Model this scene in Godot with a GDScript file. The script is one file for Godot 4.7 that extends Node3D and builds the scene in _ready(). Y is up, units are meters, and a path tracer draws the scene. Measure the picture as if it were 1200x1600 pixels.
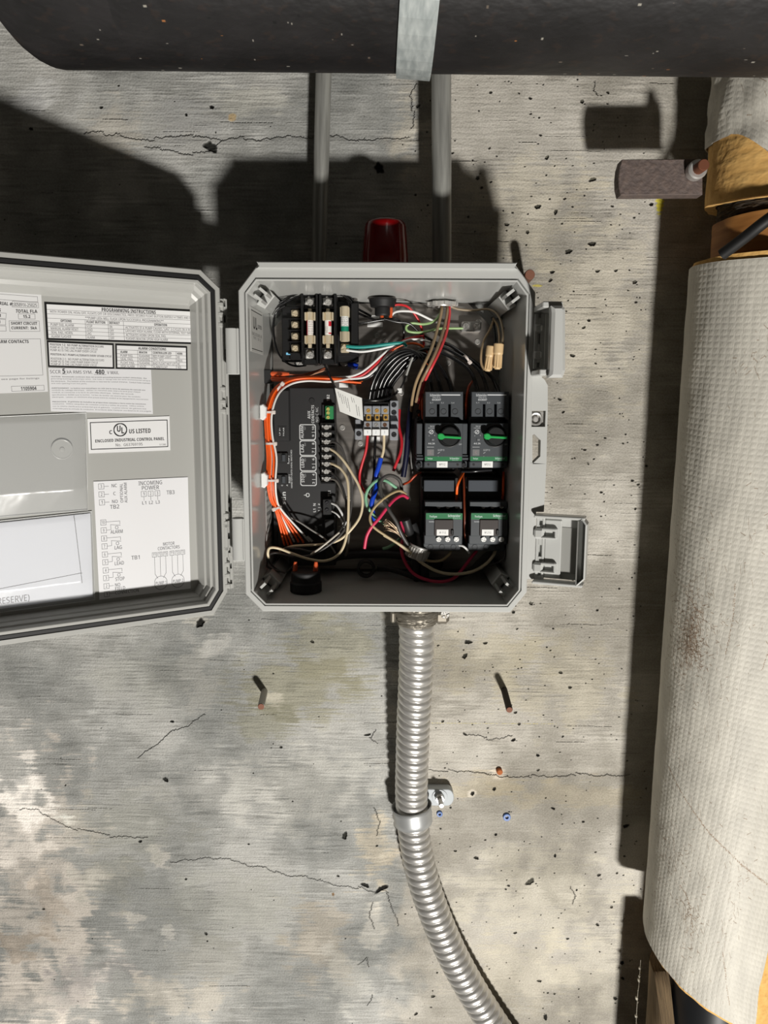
extends Node3D

const EYE := 1.9            # the camera's height over the floor
const CAM_Z := 1.01         # its distance from the wall
const PITCH := 0.143990     # tilted down by 8.25 degrees
const ROLL := 0.004363
const PANEL_Z := 0.045
const RIM_Z := 0.18

var fonts := {}
var rng := RandomNumberGenerator.new()
var mats := {}


# ---------------------------------------------------------------- mesh helper
class MB:
	var v := PackedVector3Array()
	var n := PackedVector3Array()
	var t := PackedVector2Array()
	var xf := Transform3D()

	func tri(a: Vector3, b: Vector3, c: Vector3, na: Vector3, nb: Vector3, nc: Vector3, ua := Vector2.ZERO, ub := Vector2.ZERO, uc := Vector2.ZERO) -> void:
		# a, b, c counter-clockwise seen from outside; Godot wants clockwise
		v.append(xf * a); v.append(xf * c); v.append(xf * b)
		n.append((xf.basis * na).normalized()); n.append((xf.basis * nc).normalized()); n.append((xf.basis * nb).normalized())
		t.append(ua); t.append(uc); t.append(ub)

	func face(p: Array, uv: Array = []) -> void:
		var q: Vector3 = (p[1] - p[0]).cross(p[2] - p[0])
		if q.length() < 1e-14 and p.size() > 3:
			q = (p[2] - p[0]).cross(p[3] - p[0])
		q = q.normalized()
		for i in range(1, p.size() - 1):
			if uv:
				tri(p[0], p[i], p[i + 1], q, q, q, uv[0], uv[i], uv[i + 1])
			else:
				tri(p[0], p[i], p[i + 1], q, q, q)

	func box(c: Vector3, s: Vector3, bev := 0.0) -> void:
		var h := s * 0.5
		bev = minf(bev, minf(h.x, minf(h.y, h.z)) * 0.9)
		var P := func(sx: int, sy: int, sz: int, ax: int) -> Vector3:
			var d := Vector3(sx * (h.x - (0.0 if ax == 0 else bev)), sy * (h.y - (0.0 if ax == 1 else bev)), sz * (h.z - (0.0 if ax == 2 else bev)))
			return c + d
		var out := func(p: Array) -> void:
			var q: Vector3 = (p[1] - p[0]).cross(p[2] - p[0])
			var m := Vector3.ZERO
			for k in p:
				m += k
			m = m / p.size() - c
			if q.dot(m) < 0.0:
				p.reverse()
			face(p)
		for ax in 3:
			for s0 in [-1, 1]:
				var p := []
				for k in [[-1, -1], [1, -1], [1, 1], [-1, 1]]:
					var q := [0, 0, 0]
					q[ax] = s0
					q[(ax + 1) % 3] = k[0]
					q[(ax + 2) % 3] = k[1]
					p.append(P.call(q[0], q[1], q[2], ax))
				out.call(p)
		if bev <= 0.0:
			return
		for ax in 3:
			var a1 := (ax + 1) % 3
			var a2 := (ax + 2) % 3
			for s1 in [-1, 1]:
				for s2 in [-1, 1]:
					var q := [0, 0, 0]
					q[a1] = s1
					q[a2] = s2
					q[ax] = -1
					var A: Vector3 = P.call(q[0], q[1], q[2], a1)
					var B: Vector3 = P.call(q[0], q[1], q[2], a2)
					q[ax] = 1
					var C: Vector3 = P.call(q[0], q[1], q[2], a2)
					var D: Vector3 = P.call(q[0], q[1], q[2], a1)
					out.call([A, B, C, D])
		for sx in [-1, 1]:
			for sy in [-1, 1]:
				for sz in [-1, 1]:
					out.call([P.call(sx, sy, sz, 0), P.call(sx, sy, sz, 1), P.call(sx, sy, sz, 2)])

	func prism(poly: PackedVector2Array, z0: float, z1: float, bev := 0.0) -> void:
		if Geometry2D.is_polygon_clockwise(poly):
			poly = poly.duplicate()
			poly.reverse()
		var k := poly.size()
		var top := MB.inset(poly, bev) if bev > 0.0 else poly
		var rings := [[poly, z0], [poly, z1 - bev]]
		if bev > 0.0:
			rings.append([top, z1])
		for r in rings.size() - 1:
			for i in k:
				var j := (i + 1) % k
				var a: Vector2 = rings[r][0][i]
				var b: Vector2 = rings[r][0][j]
				var c: Vector2 = rings[r + 1][0][j]
				var d: Vector2 = rings[r + 1][0][i]
				face([Vector3(a.x, a.y, rings[r][1]), Vector3(b.x, b.y, rings[r][1]), Vector3(c.x, c.y, rings[r + 1][1]), Vector3(d.x, d.y, rings[r + 1][1])])
		cap(top, z1, true)
		cap(poly, z0, false)

	func cap(poly: PackedVector2Array, z: float, up: bool) -> void:
		var ix := Geometry2D.triangulate_polygon(poly)
		for i in range(0, ix.size(), 3):
			var a := poly[ix[i]]
			var b := poly[ix[i + 1]]
			var c := poly[ix[i + 2]]
			var ccw := (b - a).cross(c - a) > 0.0
			if ccw != up:
				var s := b
				b = c
				c = s
			face([Vector3(a.x, a.y, z), Vector3(b.x, b.y, z), Vector3(c.x, c.y, z)])

	static func inset(poly: PackedVector2Array, d) -> PackedVector2Array:
		# poly counter-clockwise; d a number or one distance per edge (edge i runs from vertex i)
		var o := PackedVector2Array()
		var k := poly.size()
		for i in k:
			var p := poly[(i + k - 1) % k]
			var q := poly[i]
			var r := poly[(i + 1) % k]
			var d0: float = d if d is float else d[(i + k - 1) % k]
			var d1: float = d if d is float else d[i]
			var e0 := (q - p).normalized()
			var e1 := (r - q).normalized()
			var n0 := Vector2(-e0.y, e0.x)
			var n1 := Vector2(-e1.y, e1.x)
			var det := e0.cross(e1)
			if absf(det) < 1e-4:
				o.append(q + n0 * d0)
			else:
				# the point on both shifted edges
				var a := q + n0 * d0
				var b := q + n1 * d1
				o.append(a + e0 * ((b - a).cross(e1) / det))
		return o

	func loft(rings: Array) -> void:
		# rings of [outline (ccw), z]; going from the outside back, over the front, to the inside
		for r in rings.size() - 1:
			var A: PackedVector2Array = rings[r][0]
			var B: PackedVector2Array = rings[r + 1][0]
			for i in A.size():
				var j := (i + 1) % A.size()
				face([Vector3(A[i].x, A[i].y, rings[r][1]), Vector3(A[j].x, A[j].y, rings[r][1]), Vector3(B[j].x, B[j].y, rings[r + 1][1]), Vector3(B[i].x, B[i].y, rings[r + 1][1])])

	func lathe(prof: Array, seg := 24, smooth := false) -> void:
		# prof of Vector2(r, y) from bottom to top, turned round local y
		var lo := 1e9
		var hi := -1e9
		for k in prof:
			lo = minf(lo, k.y)
			hi = maxf(hi, k.y)
		var nn := []
		for i in prof.size() - 1:
			var e: Vector2 = prof[i + 1] - prof[i]
			nn.append(Vector2(e.y, -e.x).normalized())
		for i in prof.size() - 1:
			var n0: Vector2 = nn[i]
			var n1: Vector2 = nn[i]
			if smooth:
				if i > 0: n0 = (nn[i - 1] + nn[i]).normalized()
				if i < nn.size() - 1: n1 = (nn[i + 1] + nn[i]).normalized()
			for s in seg:
				var a := TAU * s / seg
				var b := TAU * (s + 1) / seg
				var da := Vector3(cos(a), 0, -sin(a))
				var db := Vector3(cos(b), 0, -sin(b))
				var y := Vector3.UP
				var p: Vector2 = prof[i]
				var q: Vector2 = prof[i + 1]
				var ua := Vector2(float(s) / seg, 1.0 - (p.y - lo) / maxf(hi - lo, 1e-6))
				var ub := Vector2(float(s + 1) / seg, ua.y)
				var uc := Vector2(ub.x, 1.0 - (q.y - lo) / maxf(hi - lo, 1e-6))
				var ud := Vector2(ua.x, uc.y)
				if p.x > 1e-7:
					tri(da * p.x + y * p.y, db * p.x + y * p.y, db * q.x + y * q.y, da * n0.x + y * n0.y, db * n0.x + y * n0.y, db * n1.x + y * n1.y, ua, ub, uc)
				if q.x > 1e-7:
					tri(da * p.x + y * p.y, db * q.x + y * q.y, da * q.x + y * q.y, da * n0.x + y * n0.y, db * n1.x + y * n1.y, da * n1.x + y * n1.y, ua, uc, ud)

	func cyl(a: Vector3, b: Vector3, r: float, seg := 20, bev := 0.0, r2 := -1.0) -> void:
		if r2 < 0.0: r2 = r
		var keep := xf
		var y := (b - a).normalized()
		var x := y.cross(Vector3(0.31, 0.2, 0.93)).normalized()
		xf = xf * Transform3D(Basis(x, y, x.cross(y)), a)
		var L := (b - a).length()
		if bev > 0.0:
			lathe([Vector2(0, 0), Vector2(r - bev, 0), Vector2(r, bev), Vector2(r2, L - bev), Vector2(r2 - bev, L), Vector2(0, L)], seg)
		else:
			lathe([Vector2(0, 0), Vector2(r, 0), Vector2(r2, L), Vector2(0, L)], seg)
		xf = keep

	func tube(p: Array, rad, seg := 8, closed := false) -> void:
		var k := p.size()
		var x := Vector3.ZERO
		var rings := []
		var len := 0.0
		for i in k:
			var d: Vector3 = (p[mini(i + 1, k - 1)] - p[maxi(i - 1, 0)])
			if closed: d = p[(i + 1) % k] - p[(i + k - 1) % k]
			d = d.normalized()
			if i == 0:
				x = d.cross(Vector3(0.21, 0.33, 0.92)).normalized()
			x = (x - d * x.dot(d)).normalized()
			var y := d.cross(x)
			var r: float = rad if rad is float else rad[i]
			if i > 0: len += (p[i] - p[i - 1]).length()
			var ring := []
			for s in seg + 1:
				var a := TAU * s / seg
				var o := x * cos(a) + y * sin(a)
				ring.append([p[i] + o * r, o, Vector2(float(s) / seg, len)])
			rings.append(ring)
		if closed: rings.append(rings[0])
		for i in rings.size() - 1:
			for s in seg:
				var A = rings[i][s]
				var B = rings[i][s + 1]
				var C = rings[i + 1][s + 1]
				var D = rings[i + 1][s]
				tri(A[0], B[0], C[0], A[1], B[1], C[1], A[2], B[2], C[2])
				tri(A[0], C[0], D[0], A[1], C[1], D[1], A[2], C[2], D[2])
		if not closed:
			for e in 2:
				var ring = rings[0] if e == 0 else rings[k - 1]
				for s in range(1, seg - 1):
					if e == 0:
						face([ring[0][0], ring[s + 1][0], ring[s][0]])
					else:
						face([ring[0][0], ring[s][0], ring[s + 1][0]])

	func grid(nx: int, ny: int, f: Callable, flip := false) -> void:
		# f(i/nx, j/ny) gives a point; smooth normals
		var P := []
		for j in ny + 1:
			for i in nx + 1:
				P.append(f.call(float(i) / nx, float(j) / ny))
		var N := []
		for j in ny + 1:
			for i in nx + 1:
				var dx: Vector3 = P[j * (nx + 1) + mini(i + 1, nx)] - P[j * (nx + 1) + maxi(i - 1, 0)]
				var dy: Vector3 = P[mini(j + 1, ny) * (nx + 1) + i] - P[maxi(j - 1, 0) * (nx + 1) + i]
				var q := dx.cross(dy).normalized()
				N.append(-q if flip else q)
		for j in ny:
			for i in nx:
				var a := j * (nx + 1) + i
				var b := a + 1
				var c := b + nx + 1
				var d := a + nx + 1
				var ua := Vector2(float(i) / nx, 1.0 - float(j) / ny)
				var uc := Vector2(float(i + 1) / nx, 1.0 - float(j + 1) / ny)
				var ub := Vector2(uc.x, ua.y)
				var ud := Vector2(ua.x, uc.y)
				if flip:
					tri(P[a], P[c], P[b], N[a], N[c], N[b], ua, uc, ub)
					tri(P[a], P[d], P[c], N[a], N[d], N[c], ua, ud, uc)
				else:
					tri(P[a], P[b], P[c], N[a], N[b], N[c], ua, ub, uc)
					tri(P[a], P[c], P[d], N[a], N[c], N[d], ua, uc, ud)

	func mesh(shift := Vector3.ZERO) -> ArrayMesh:
		var arr := []
		arr.resize(Mesh.ARRAY_MAX)
		if shift != Vector3.ZERO:
			for i in v.size():
				v[i] -= shift
		arr[Mesh.ARRAY_VERTEX] = v
		arr[Mesh.ARRAY_NORMAL] = n
		arr[Mesh.ARRAY_TEX_UV] = t
		var m := ArrayMesh.new()
		m.add_surface_from_arrays(Mesh.PRIMITIVE_TRIANGLES, arr)
		return m


# ---------------------------------------------------------------- scene helpers
func ray(u: float, v: float) -> Vector3:
	var a := (u - 600.0) / 1200.0
	var b := (800.0 - v) / 1200.0
	var a2 := a * cos(ROLL) - b * sin(ROLL)
	var b2 := a * sin(ROLL) + b * cos(ROLL)
	return Vector3(a2, -sin(PITCH) + b2 * cos(PITCH), -cos(PITCH) - b2 * sin(PITCH))

func U(u: float, v: float, z: float) -> Vector3:
	# where the sight line of a place in the photograph meets the plane z metres off the wall
	var d := ray(u, v)
	return Vector3(0, EYE, CAM_Z) + d * ((CAM_Z - z) / -d.z)

func px(u: float, v: float, z: float) -> float:
	return (U(u + 1.0, v, z) - U(u, v, z)).length()

func origin_of(o: Node3D) -> Vector3:
	var p := Vector3.ZERO
	while o != null and o != self:
		p += o.position
		o = o.get_parent() as Node3D
	return p

func put(b: MB, called: String, m: Material, parent: Node3D = self, local := false) -> MeshInstance3D:
	# one named mesh; its vertices are in the room's frame unless local
	var o := MeshInstance3D.new()
	o.name = called
	if parent == self:
		var c := Vector3.ZERO
		var lo := Vector3.INF
		var hi := -Vector3.INF
		for q in b.v:
			lo = lo.min(q)
			hi = hi.max(q)
		c = (lo + hi) * 0.5
		o.mesh = b.mesh(c)
		o.position = c
	else:
		o.mesh = b.mesh(Vector3.ZERO if local else origin_of(parent))
	o.material_override = m
	parent.add_child(o, true)
	return o

func tag(o: Node, label: String, category := "", group := "", kind := "") -> void:
	if label: o.set_meta("label", label)
	if category: o.set_meta("category", category)
	if group: o.set_meta("group", group)
	if kind: o.set_meta("kind", kind)

func thing(called: String, label: String, category: String, at: Vector3, group := "") -> Node3D:
	var o := Node3D.new()
	o.name = called
	o.position = at
	add_child(o, true)
	tag(o, label, category, group)
	return o

func mat(called: String, c: Color, rough := 0.5, metal := 0.0) -> StandardMaterial3D:
	if mats.has(called): return mats[called]
	var m := StandardMaterial3D.new()
	m.resource_name = called
	m.albedo_color = c
	m.roughness = rough
	m.metallic = metal
	mats[called] = m
	return m

func c8(r: int, g: int, b: int) -> Color:
	return Color8(r, g, b)

func pbox(b: MB, u0: float, v0: float, u1: float, v1: float, z0: float, z1: float, bev := 0.0006) -> void:
	# a block whose front face lies at z1 over that rectangle of the photograph
	var p := U(u0, v0, z1)
	var q := U(u1, v1, z1)
	b.box(Vector3((p.x + q.x) / 2, (p.y + q.y) / 2, (z0 + z1) / 2), Vector3(absf(q.x - p.x), absf(q.y - p.y), z1 - z0), bev)

func plate(b: MB, p: Array, thick: float) -> void:
	# p: top left, top right, bottom right, bottom left of the front; the picture covers the front
	var nrm: Vector3 = (p[3] - p[0]).cross(p[1] - p[0]).normalized()
	b.face([p[3], p[2], p[1], p[0]], [Vector2(0, 1), Vector2(1, 1), Vector2(1, 0), Vector2(0, 0)])
	var q := []
	for k in p: q.append(k - nrm * thick)
	b.face([q[0], q[1], q[2], q[3]])
	for i in 4:
		var j := (i + 1) % 4
		b.face([p[i], p[j], q[j], q[i]], [Vector2(0.01, 0.01), Vector2(0.01, 0.01), Vector2(0.01, 0.01), Vector2(0.01, 0.01)])

func pplate(b: MB, u0: float, v0: float, u1: float, v1: float, z: float, thick: float) -> void:
	var p := U(u0, v0, z)
	var q := U(u1, v1, z)
	plate(b, [p, Vector3(q.x, p.y, z), q, Vector3(p.x, q.y, z)], thick)

func sector(b: MB, c: Vector2, r: float, a0: float, a1: float, gap: float, z0: float, z1: float) -> void:
	var p := PackedVector2Array()
	var mid := (a0 + a1) / 2
	p.append(c + Vector2(cos(mid), sin(mid)) * gap * (1.414 if a1 - a0 < 2.0 else 1.0))
	var da := gap / r
	for i in 6:
		var a := lerpf(a0 + da, a1 - da, i / 5.0)
		p.append(c + Vector2(cos(a), sin(a)) * r)
	if a1 - a0 > 2.0:
		p.remove_at(0)
	b.prism(p, z0, z1, r * 0.12)

func screw(parent: Node3D, called: String, u: float, v: float, z: float, r: float, m: Material, cross := true, turn := 0.4) -> MeshInstance3D:
	# a screw head facing out of the wall, its slot cut between raised sectors; r in metres
	var p := U(u, v, z)
	var b := MB.new()
	b.cyl(Vector3(p.x, p.y, z - 0.003), Vector3(p.x, p.y, z - r * 0.22), r, 16)
	var k := 4 if cross else 2
	for i in k:
		sector(b, Vector2(p.x, p.y), r * 0.97, turn + TAU * i / k, turn + TAU * (i + 1) / k, r * 0.15, z - r * 0.3, z)
	return put(b, called, m, parent)

func smooth_path(p: Array, per := 6) -> Array:
	var o := []
	var k := p.size()
	for i in k - 1:
		var a: Vector3 = p[maxi(i - 1, 0)]
		var b: Vector3 = p[i]
		var c: Vector3 = p[i + 1]
		var d: Vector3 = p[mini(i + 2, k - 1)]
		for s in per:
			o.append(b.cubic_interpolate(c, a, d, float(s) / per))
	o.append(p[k - 1])
	return o

func way(list: Array) -> Array:
	var o := []
	for q in list: o.append(U(q[0], q[1], q[2]))
	return o

func wire(label: String, c: Color, r: float, list: Array, group := "", called := "wire", rough := 0.38) -> MeshInstance3D:
	var b := MB.new()
	b.tube(smooth_path(way(list)), r, 10)
	var o := put(b, called, mat("wire insulation " + c.to_html(), c, rough))
	tag(o, label, "wire", group)
	return o


# ---------------------------------------------------------------- print
func glyphs(s: String, size: int, col: Color, bold: bool, mono := false) -> Image:
	var key := ("m" if mono else "") + ("b" if bold else "r")
	if not fonts.has(key):
		var f := SystemFont.new()
		f.font_names = PackedStringArray(["Droid Sans Mono" if mono else "Droid Sans"])
		f.font_weight = 700 if bold else 400
		fonts[key] = f
	var ts := TextServerManager.get_primary_interface()
	var rid: RID = fonts[key].get_rids()[0]
	var key2 := Vector2i(size, 0)
	var w := 8
	var gi := []
	for ch in s:
		var g: int = ts.font_get_glyph_index(rid, size, ch.unicode_at(0), 0)
		ts.font_render_glyph(rid, key2, g)
		gi.append(g)
		w += int(ceil(ts.font_get_glyph_advance(rid, size, g).x)) + 1
	var im := Image.create(w, size * 2, false, Image.FORMAT_RGBA8)
	im.fill(Color(col.r, col.g, col.b, 0))
	var x := 4.0
	for g in gi:
		var at: int = ts.font_get_glyph_texture_idx(rid, key2, g)
		if at >= 0:
			var src: Image = ts.font_get_texture_image(rid, key2, at)
			var uv: Rect2 = ts.font_get_glyph_uv_rect(rid, key2, g)
			var off: Vector2 = ts.font_get_glyph_offset(rid, key2, g)
			for yy in int(uv.size.y):
				for xx in int(uv.size.x):
					var a := src.get_pixel(int(uv.position.x) + xx, int(uv.position.y) + yy).a
					var X := int(x + off.x) + xx
					var Y := int(size * 1.35 + off.y) + yy
					if a > 0.0 and X >= 0 and Y >= 0 and X < w and Y < size * 2:
						im.set_pixel(X, Y, Color(col.r, col.g, col.b, maxf(a, im.get_pixel(X, Y).a)))
		x += ts.font_get_glyph_advance(rid, size, g).x
	var used := im.get_used_rect()
	return im.get_region(used) if used.size.x > 0 else im

func tx(im: Image, s: String, x: float, y: float, w: float, h: float, col := Color.BLACK, bold := false, rot := 0) -> void:
	# text fitted into the box x, y, w, h (w 0: natural width); rot 1: reading upwards
	var hh := w if rot else h
	if rot and w <= 0: hh = 20.0
	var g := glyphs(s, maxi(8, int(hh * 1.4)), col, bold)
	if rot:
		g.rotate_90(COUNTERCLOCKWISE)
	var W := int(w)
	var H := int(h)
	if not rot and w <= 0: W = int(h * g.get_width() / g.get_height())
	if rot and h <= 0: H = int(w * g.get_height() / g.get_width())
	g.resize(maxi(W, 1), maxi(H, 1), Image.INTERPOLATE_CUBIC)
	im.blend_rect(g, Rect2i(0, 0, g.get_width(), g.get_height()), Vector2i(int(x), int(y)))

func bar(im: Image, x: float, y: float, w: float, h: float, c := Color.BLACK) -> void:
	im.fill_rect(Rect2i(int(x), int(y), maxi(1, int(w)), maxi(1, int(h))), c)

func frame(im: Image, x: float, y: float, w: float, h: float, t: float, c := Color.BLACK) -> void:
	bar(im, x, y, w, t, c); bar(im, x, y + h - t, w, t, c); bar(im, x, y, t, h, c); bar(im, x + w - t, y, t, h, c)

func ring(im: Image, cx: float, cy: float, r: float, t: float, c := Color.BLACK) -> void:
	for a in int(r * 8):
		var k := TAU * a / int(r * 8)
		bar(im, cx + cos(k) * r - t / 2, cy + sin(k) * r - t / 2, t, t, c)

func rframe(im: Image, x: float, y: float, w: float, h: float, r: float, t: float, c: Color) -> void:
	bar(im, x + r, y, w - 2 * r, t, c); bar(im, x + r, y + h - t, w - 2 * r, t, c)
	bar(im, x, y + r, t, h - 2 * r, c); bar(im, x + w - t, y + r, t, h - 2 * r, c)
	for q in [[x + r, y + r, PI], [x + w - r, y + r, PI * 1.5], [x + w - r, y + h - r, 0.0], [x + r, y + h - r, PI * 0.5]]:
		for i in 30:
			var k: float = q[2] + PI / 2 * i / 29.0
			bar(im, q[0] + cos(k) * (r - t / 2) - t / 2, q[1] + sin(k) * (r - t / 2) - t / 2, t, t, c)

func line(im: Image, x0: float, y0: float, x1: float, y1: float, t: float, c := Color.BLACK) -> void:
	var k := int(maxf(absf(x1 - x0), absf(y1 - y0))) + 1
	for i in k + 1:
		bar(im, lerpf(x0, x1, float(i) / k) - t / 2, lerpf(y0, y1, float(i) / k) - t / 2, t, t, c)

func blank(w: int, h: int, c: Color) -> Image:
	var im := Image.create(w, h, false, Image.FORMAT_RGBA8)
	im.fill(c)
	return im

func printed(called: String, im: Image, rough := 0.45) -> StandardMaterial3D:
	var m := StandardMaterial3D.new()
	m.resource_name = called
	m.albedo_texture = ImageTexture.create_from_image(im)
	m.roughness = rough
	mats[called] = m
	return m

func noise_bytes(w: int, h: int, f: float, sd: int, oct := 3) -> PackedByteArray:
	var n := FastNoiseLite.new()
	n.seed = sd
	n.frequency = f
	n.fractal_octaves = oct
	n.noise_type = FastNoiseLite.TYPE_SIMPLEX_SMOOTH
	return n.get_image(w, h, false, false, true).get_data()

func mottled(called: String, w: int, h: int, a: Color, b: Color, f: float, sd: int, rough: float, metal: float, bump := 0.0, stretch := 1) -> StandardMaterial3D:
	# a surface that wanders between two tones, with a little relief
	var n := FastNoiseLite.new()
	n.seed = sd
	n.frequency = f
	n.fractal_octaves = 4
	var g := n.get_seamless_image(w / stretch, h)
	if stretch > 1: g.resize(w, h, Image.INTERPOLATE_CUBIC)
	g.convert(Image.FORMAT_L8)
	var d := g.get_data()
	var o := PackedByteArray()
	o.resize(w * h * 3)
	for i in w * h:
		var k := d[i] / 255.0
		o[i * 3] = int(lerpf(a.r8, b.r8, k)); o[i * 3 + 1] = int(lerpf(a.g8, b.g8, k)); o[i * 3 + 2] = int(lerpf(a.b8, b.b8, k))
	var m := printed(called, Image.create_from_data(w, h, false, Image.FORMAT_RGB8, o), rough)
	m.metallic = metal
	if bump > 0.0:
		m.heightmap_enabled = true
		m.heightmap_texture = ImageTexture.create_from_image(g)
		m.heightmap_scale = bump
	return m


# ================================================================ the scene
func _ready() -> void:
	rng.seed = 7
	# camera
	var cam := Camera3D.new()
	cam.name = "camera"
	cam.fov = rad_to_deg(2.0 * atan(800.0 / 1200.0))
	cam.near = 0.02
	cam.position = Vector3(0, EYE, CAM_Z)
	cam.basis = Basis(Vector3.RIGHT, -PITCH) * Basis(Vector3.BACK, ROLL)
	add_child(cam)
	# a closed basement room: no sky gets in
	var we := WorldEnvironment.new()
	we.name = "environment"
	var e := Environment.new()
	e.background_mode = Environment.BG_COLOR
	e.background_color = Color(0.01, 0.01, 0.01)
	e.tonemap_mode = Environment.TONE_MAPPER_LINEAR
	e.tonemap_exposure = 1.0
	e.sdfgi_enabled = true
	e.ssao_enabled = true
	e.ssil_enabled = true
	we.environment = e
	add_child(we)
	# the work light that stands on the floor to the right, behind the camera
	work_light(Vector3(0.62, 0.17, 2.36), Vector3(-0.05, 1.75, 0.0), 10.2)

	materials()
	room()
	overhead_pipe()
	insulated_pipe()
	conduits()
	wall_bits()
	enclosure()
	mounting_plate()
	fuses()
	controller()
	power_terminals()
	breakers()
	top_fittings()
	bottom_fittings()
	harness()
	wires()


func work_light(at: Vector3, aim: Vector3, energy: float) -> void:
	var o := thing("work_light", "small yellow floor work light with glowing lens on a tubular stand", "lamp", Vector3(at.x, 0, at.z))
	var d := (aim - at).normalized()
	var basis := Basis.looking_at(d, Vector3.UP)
	var b := MB.new()
	b.xf = Transform3D(basis, at)
	b.box(Vector3(0, 0, 0.04), Vector3(0.24, 0.18, 0.06), 0.012)
	for i in 7:
		b.box(Vector3(-0.075 + i * 0.025, 0, 0.08), Vector3(0.006, 0.11, 0.025), 0.002)
	put(b, "housing", mat("yellow lamp housing", c8(222, 170, 30), 0.4), o)
	b = MB.new()
	b.xf = Transform3D(basis, at)
	b.box(Vector3(0, 0, 0.006), Vector3(0.20, 0.135, 0.008), 0.002)
	var lens := mat("lit lamp lens", c8(255, 246, 230), 0.3)
	lens.emission_enabled = true
	lens.emission = Color(1.0, 0.95, 0.86)
	lens.emission_energy_multiplier = 2.0
	put(b, "lens", lens, o)
	b = MB.new()
	for s in [-1.0, 1.0]:
		var p := [Vector3(at.x + s * 0.135, at.y, at.z), Vector3(at.x + s * 0.135, at.y - 0.1, at.z + 0.02), Vector3(at.x + s * 0.14, 0.02, at.z + 0.12), Vector3(at.x + s * 0.14, 0.012, at.z - 0.12)]
		b.tube(smooth_path(p), 0.011, 10)
	b.tube([Vector3(at.x - 0.14, 0.012, at.z - 0.12), Vector3(at.x + 0.14, 0.012, at.z - 0.12)], 0.011, 10)
	put(b, "stand", mat("black tube", c8(24, 24, 24), 0.4), o)
	var l := AreaLight3D.new()
	l.name = "work_light_panel"
	l.area_size = Vector2(0.19, 0.125)
	l.area_range = 12.0
	l.area_attenuation = 2.0
	l.light_energy = energy
	l.light_color = Color(1.0, 0.985, 0.96)
	l.shadow_enabled = true
	l.transform = Transform3D(basis, at + d * 0.004)
	add_child(l)


func materials() -> void:
	mat("grey enclosure plastic", c8(187, 188, 185), 0.2)
	mat("black plastic", c8(14, 14, 15), 0.42)
	mat("black rubber", c8(16, 16, 17), 0.6)
	mat("dark grey plastic", c8(62, 66, 70), 0.45)
	mat("mid grey plastic", c8(150, 153, 155), 0.45)
	mat("steel", c8(206, 204, 200), 0.34, 0.6)
	mat("dull steel", c8(158, 156, 152), 0.45, 0.6)
	mat("brass", c8(214, 172, 96), 0.32, 0.6)
	mat("white nylon", c8(228, 228, 226), 0.4)
	mat("clear nylon", c8(206, 196, 190), 0.35)
	mat("rust", c8(112, 66, 44), 0.85, 0.2)
	mat("orange insulator", c8(196, 82, 40), 0.3)
	mat("tan plastic", c8(216, 186, 142), 0.45)
	mat("green handle", c8(28, 160, 76), 0.4)
	var g := mat("safety green plastic", c8(30, 112, 66), 0.45)
	g.roughness = 0.45


func tex_at(u: float, v: float) -> Vector2:
	# the place in the wall's picture of that place in the photograph
	var p := U(u, v, 0.0)
	return Vector2((p.x + 0.66) / 1.32 * 1755.0, (0.56 + EYE - p.y) / 1.54 * 2048.0)


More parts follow.
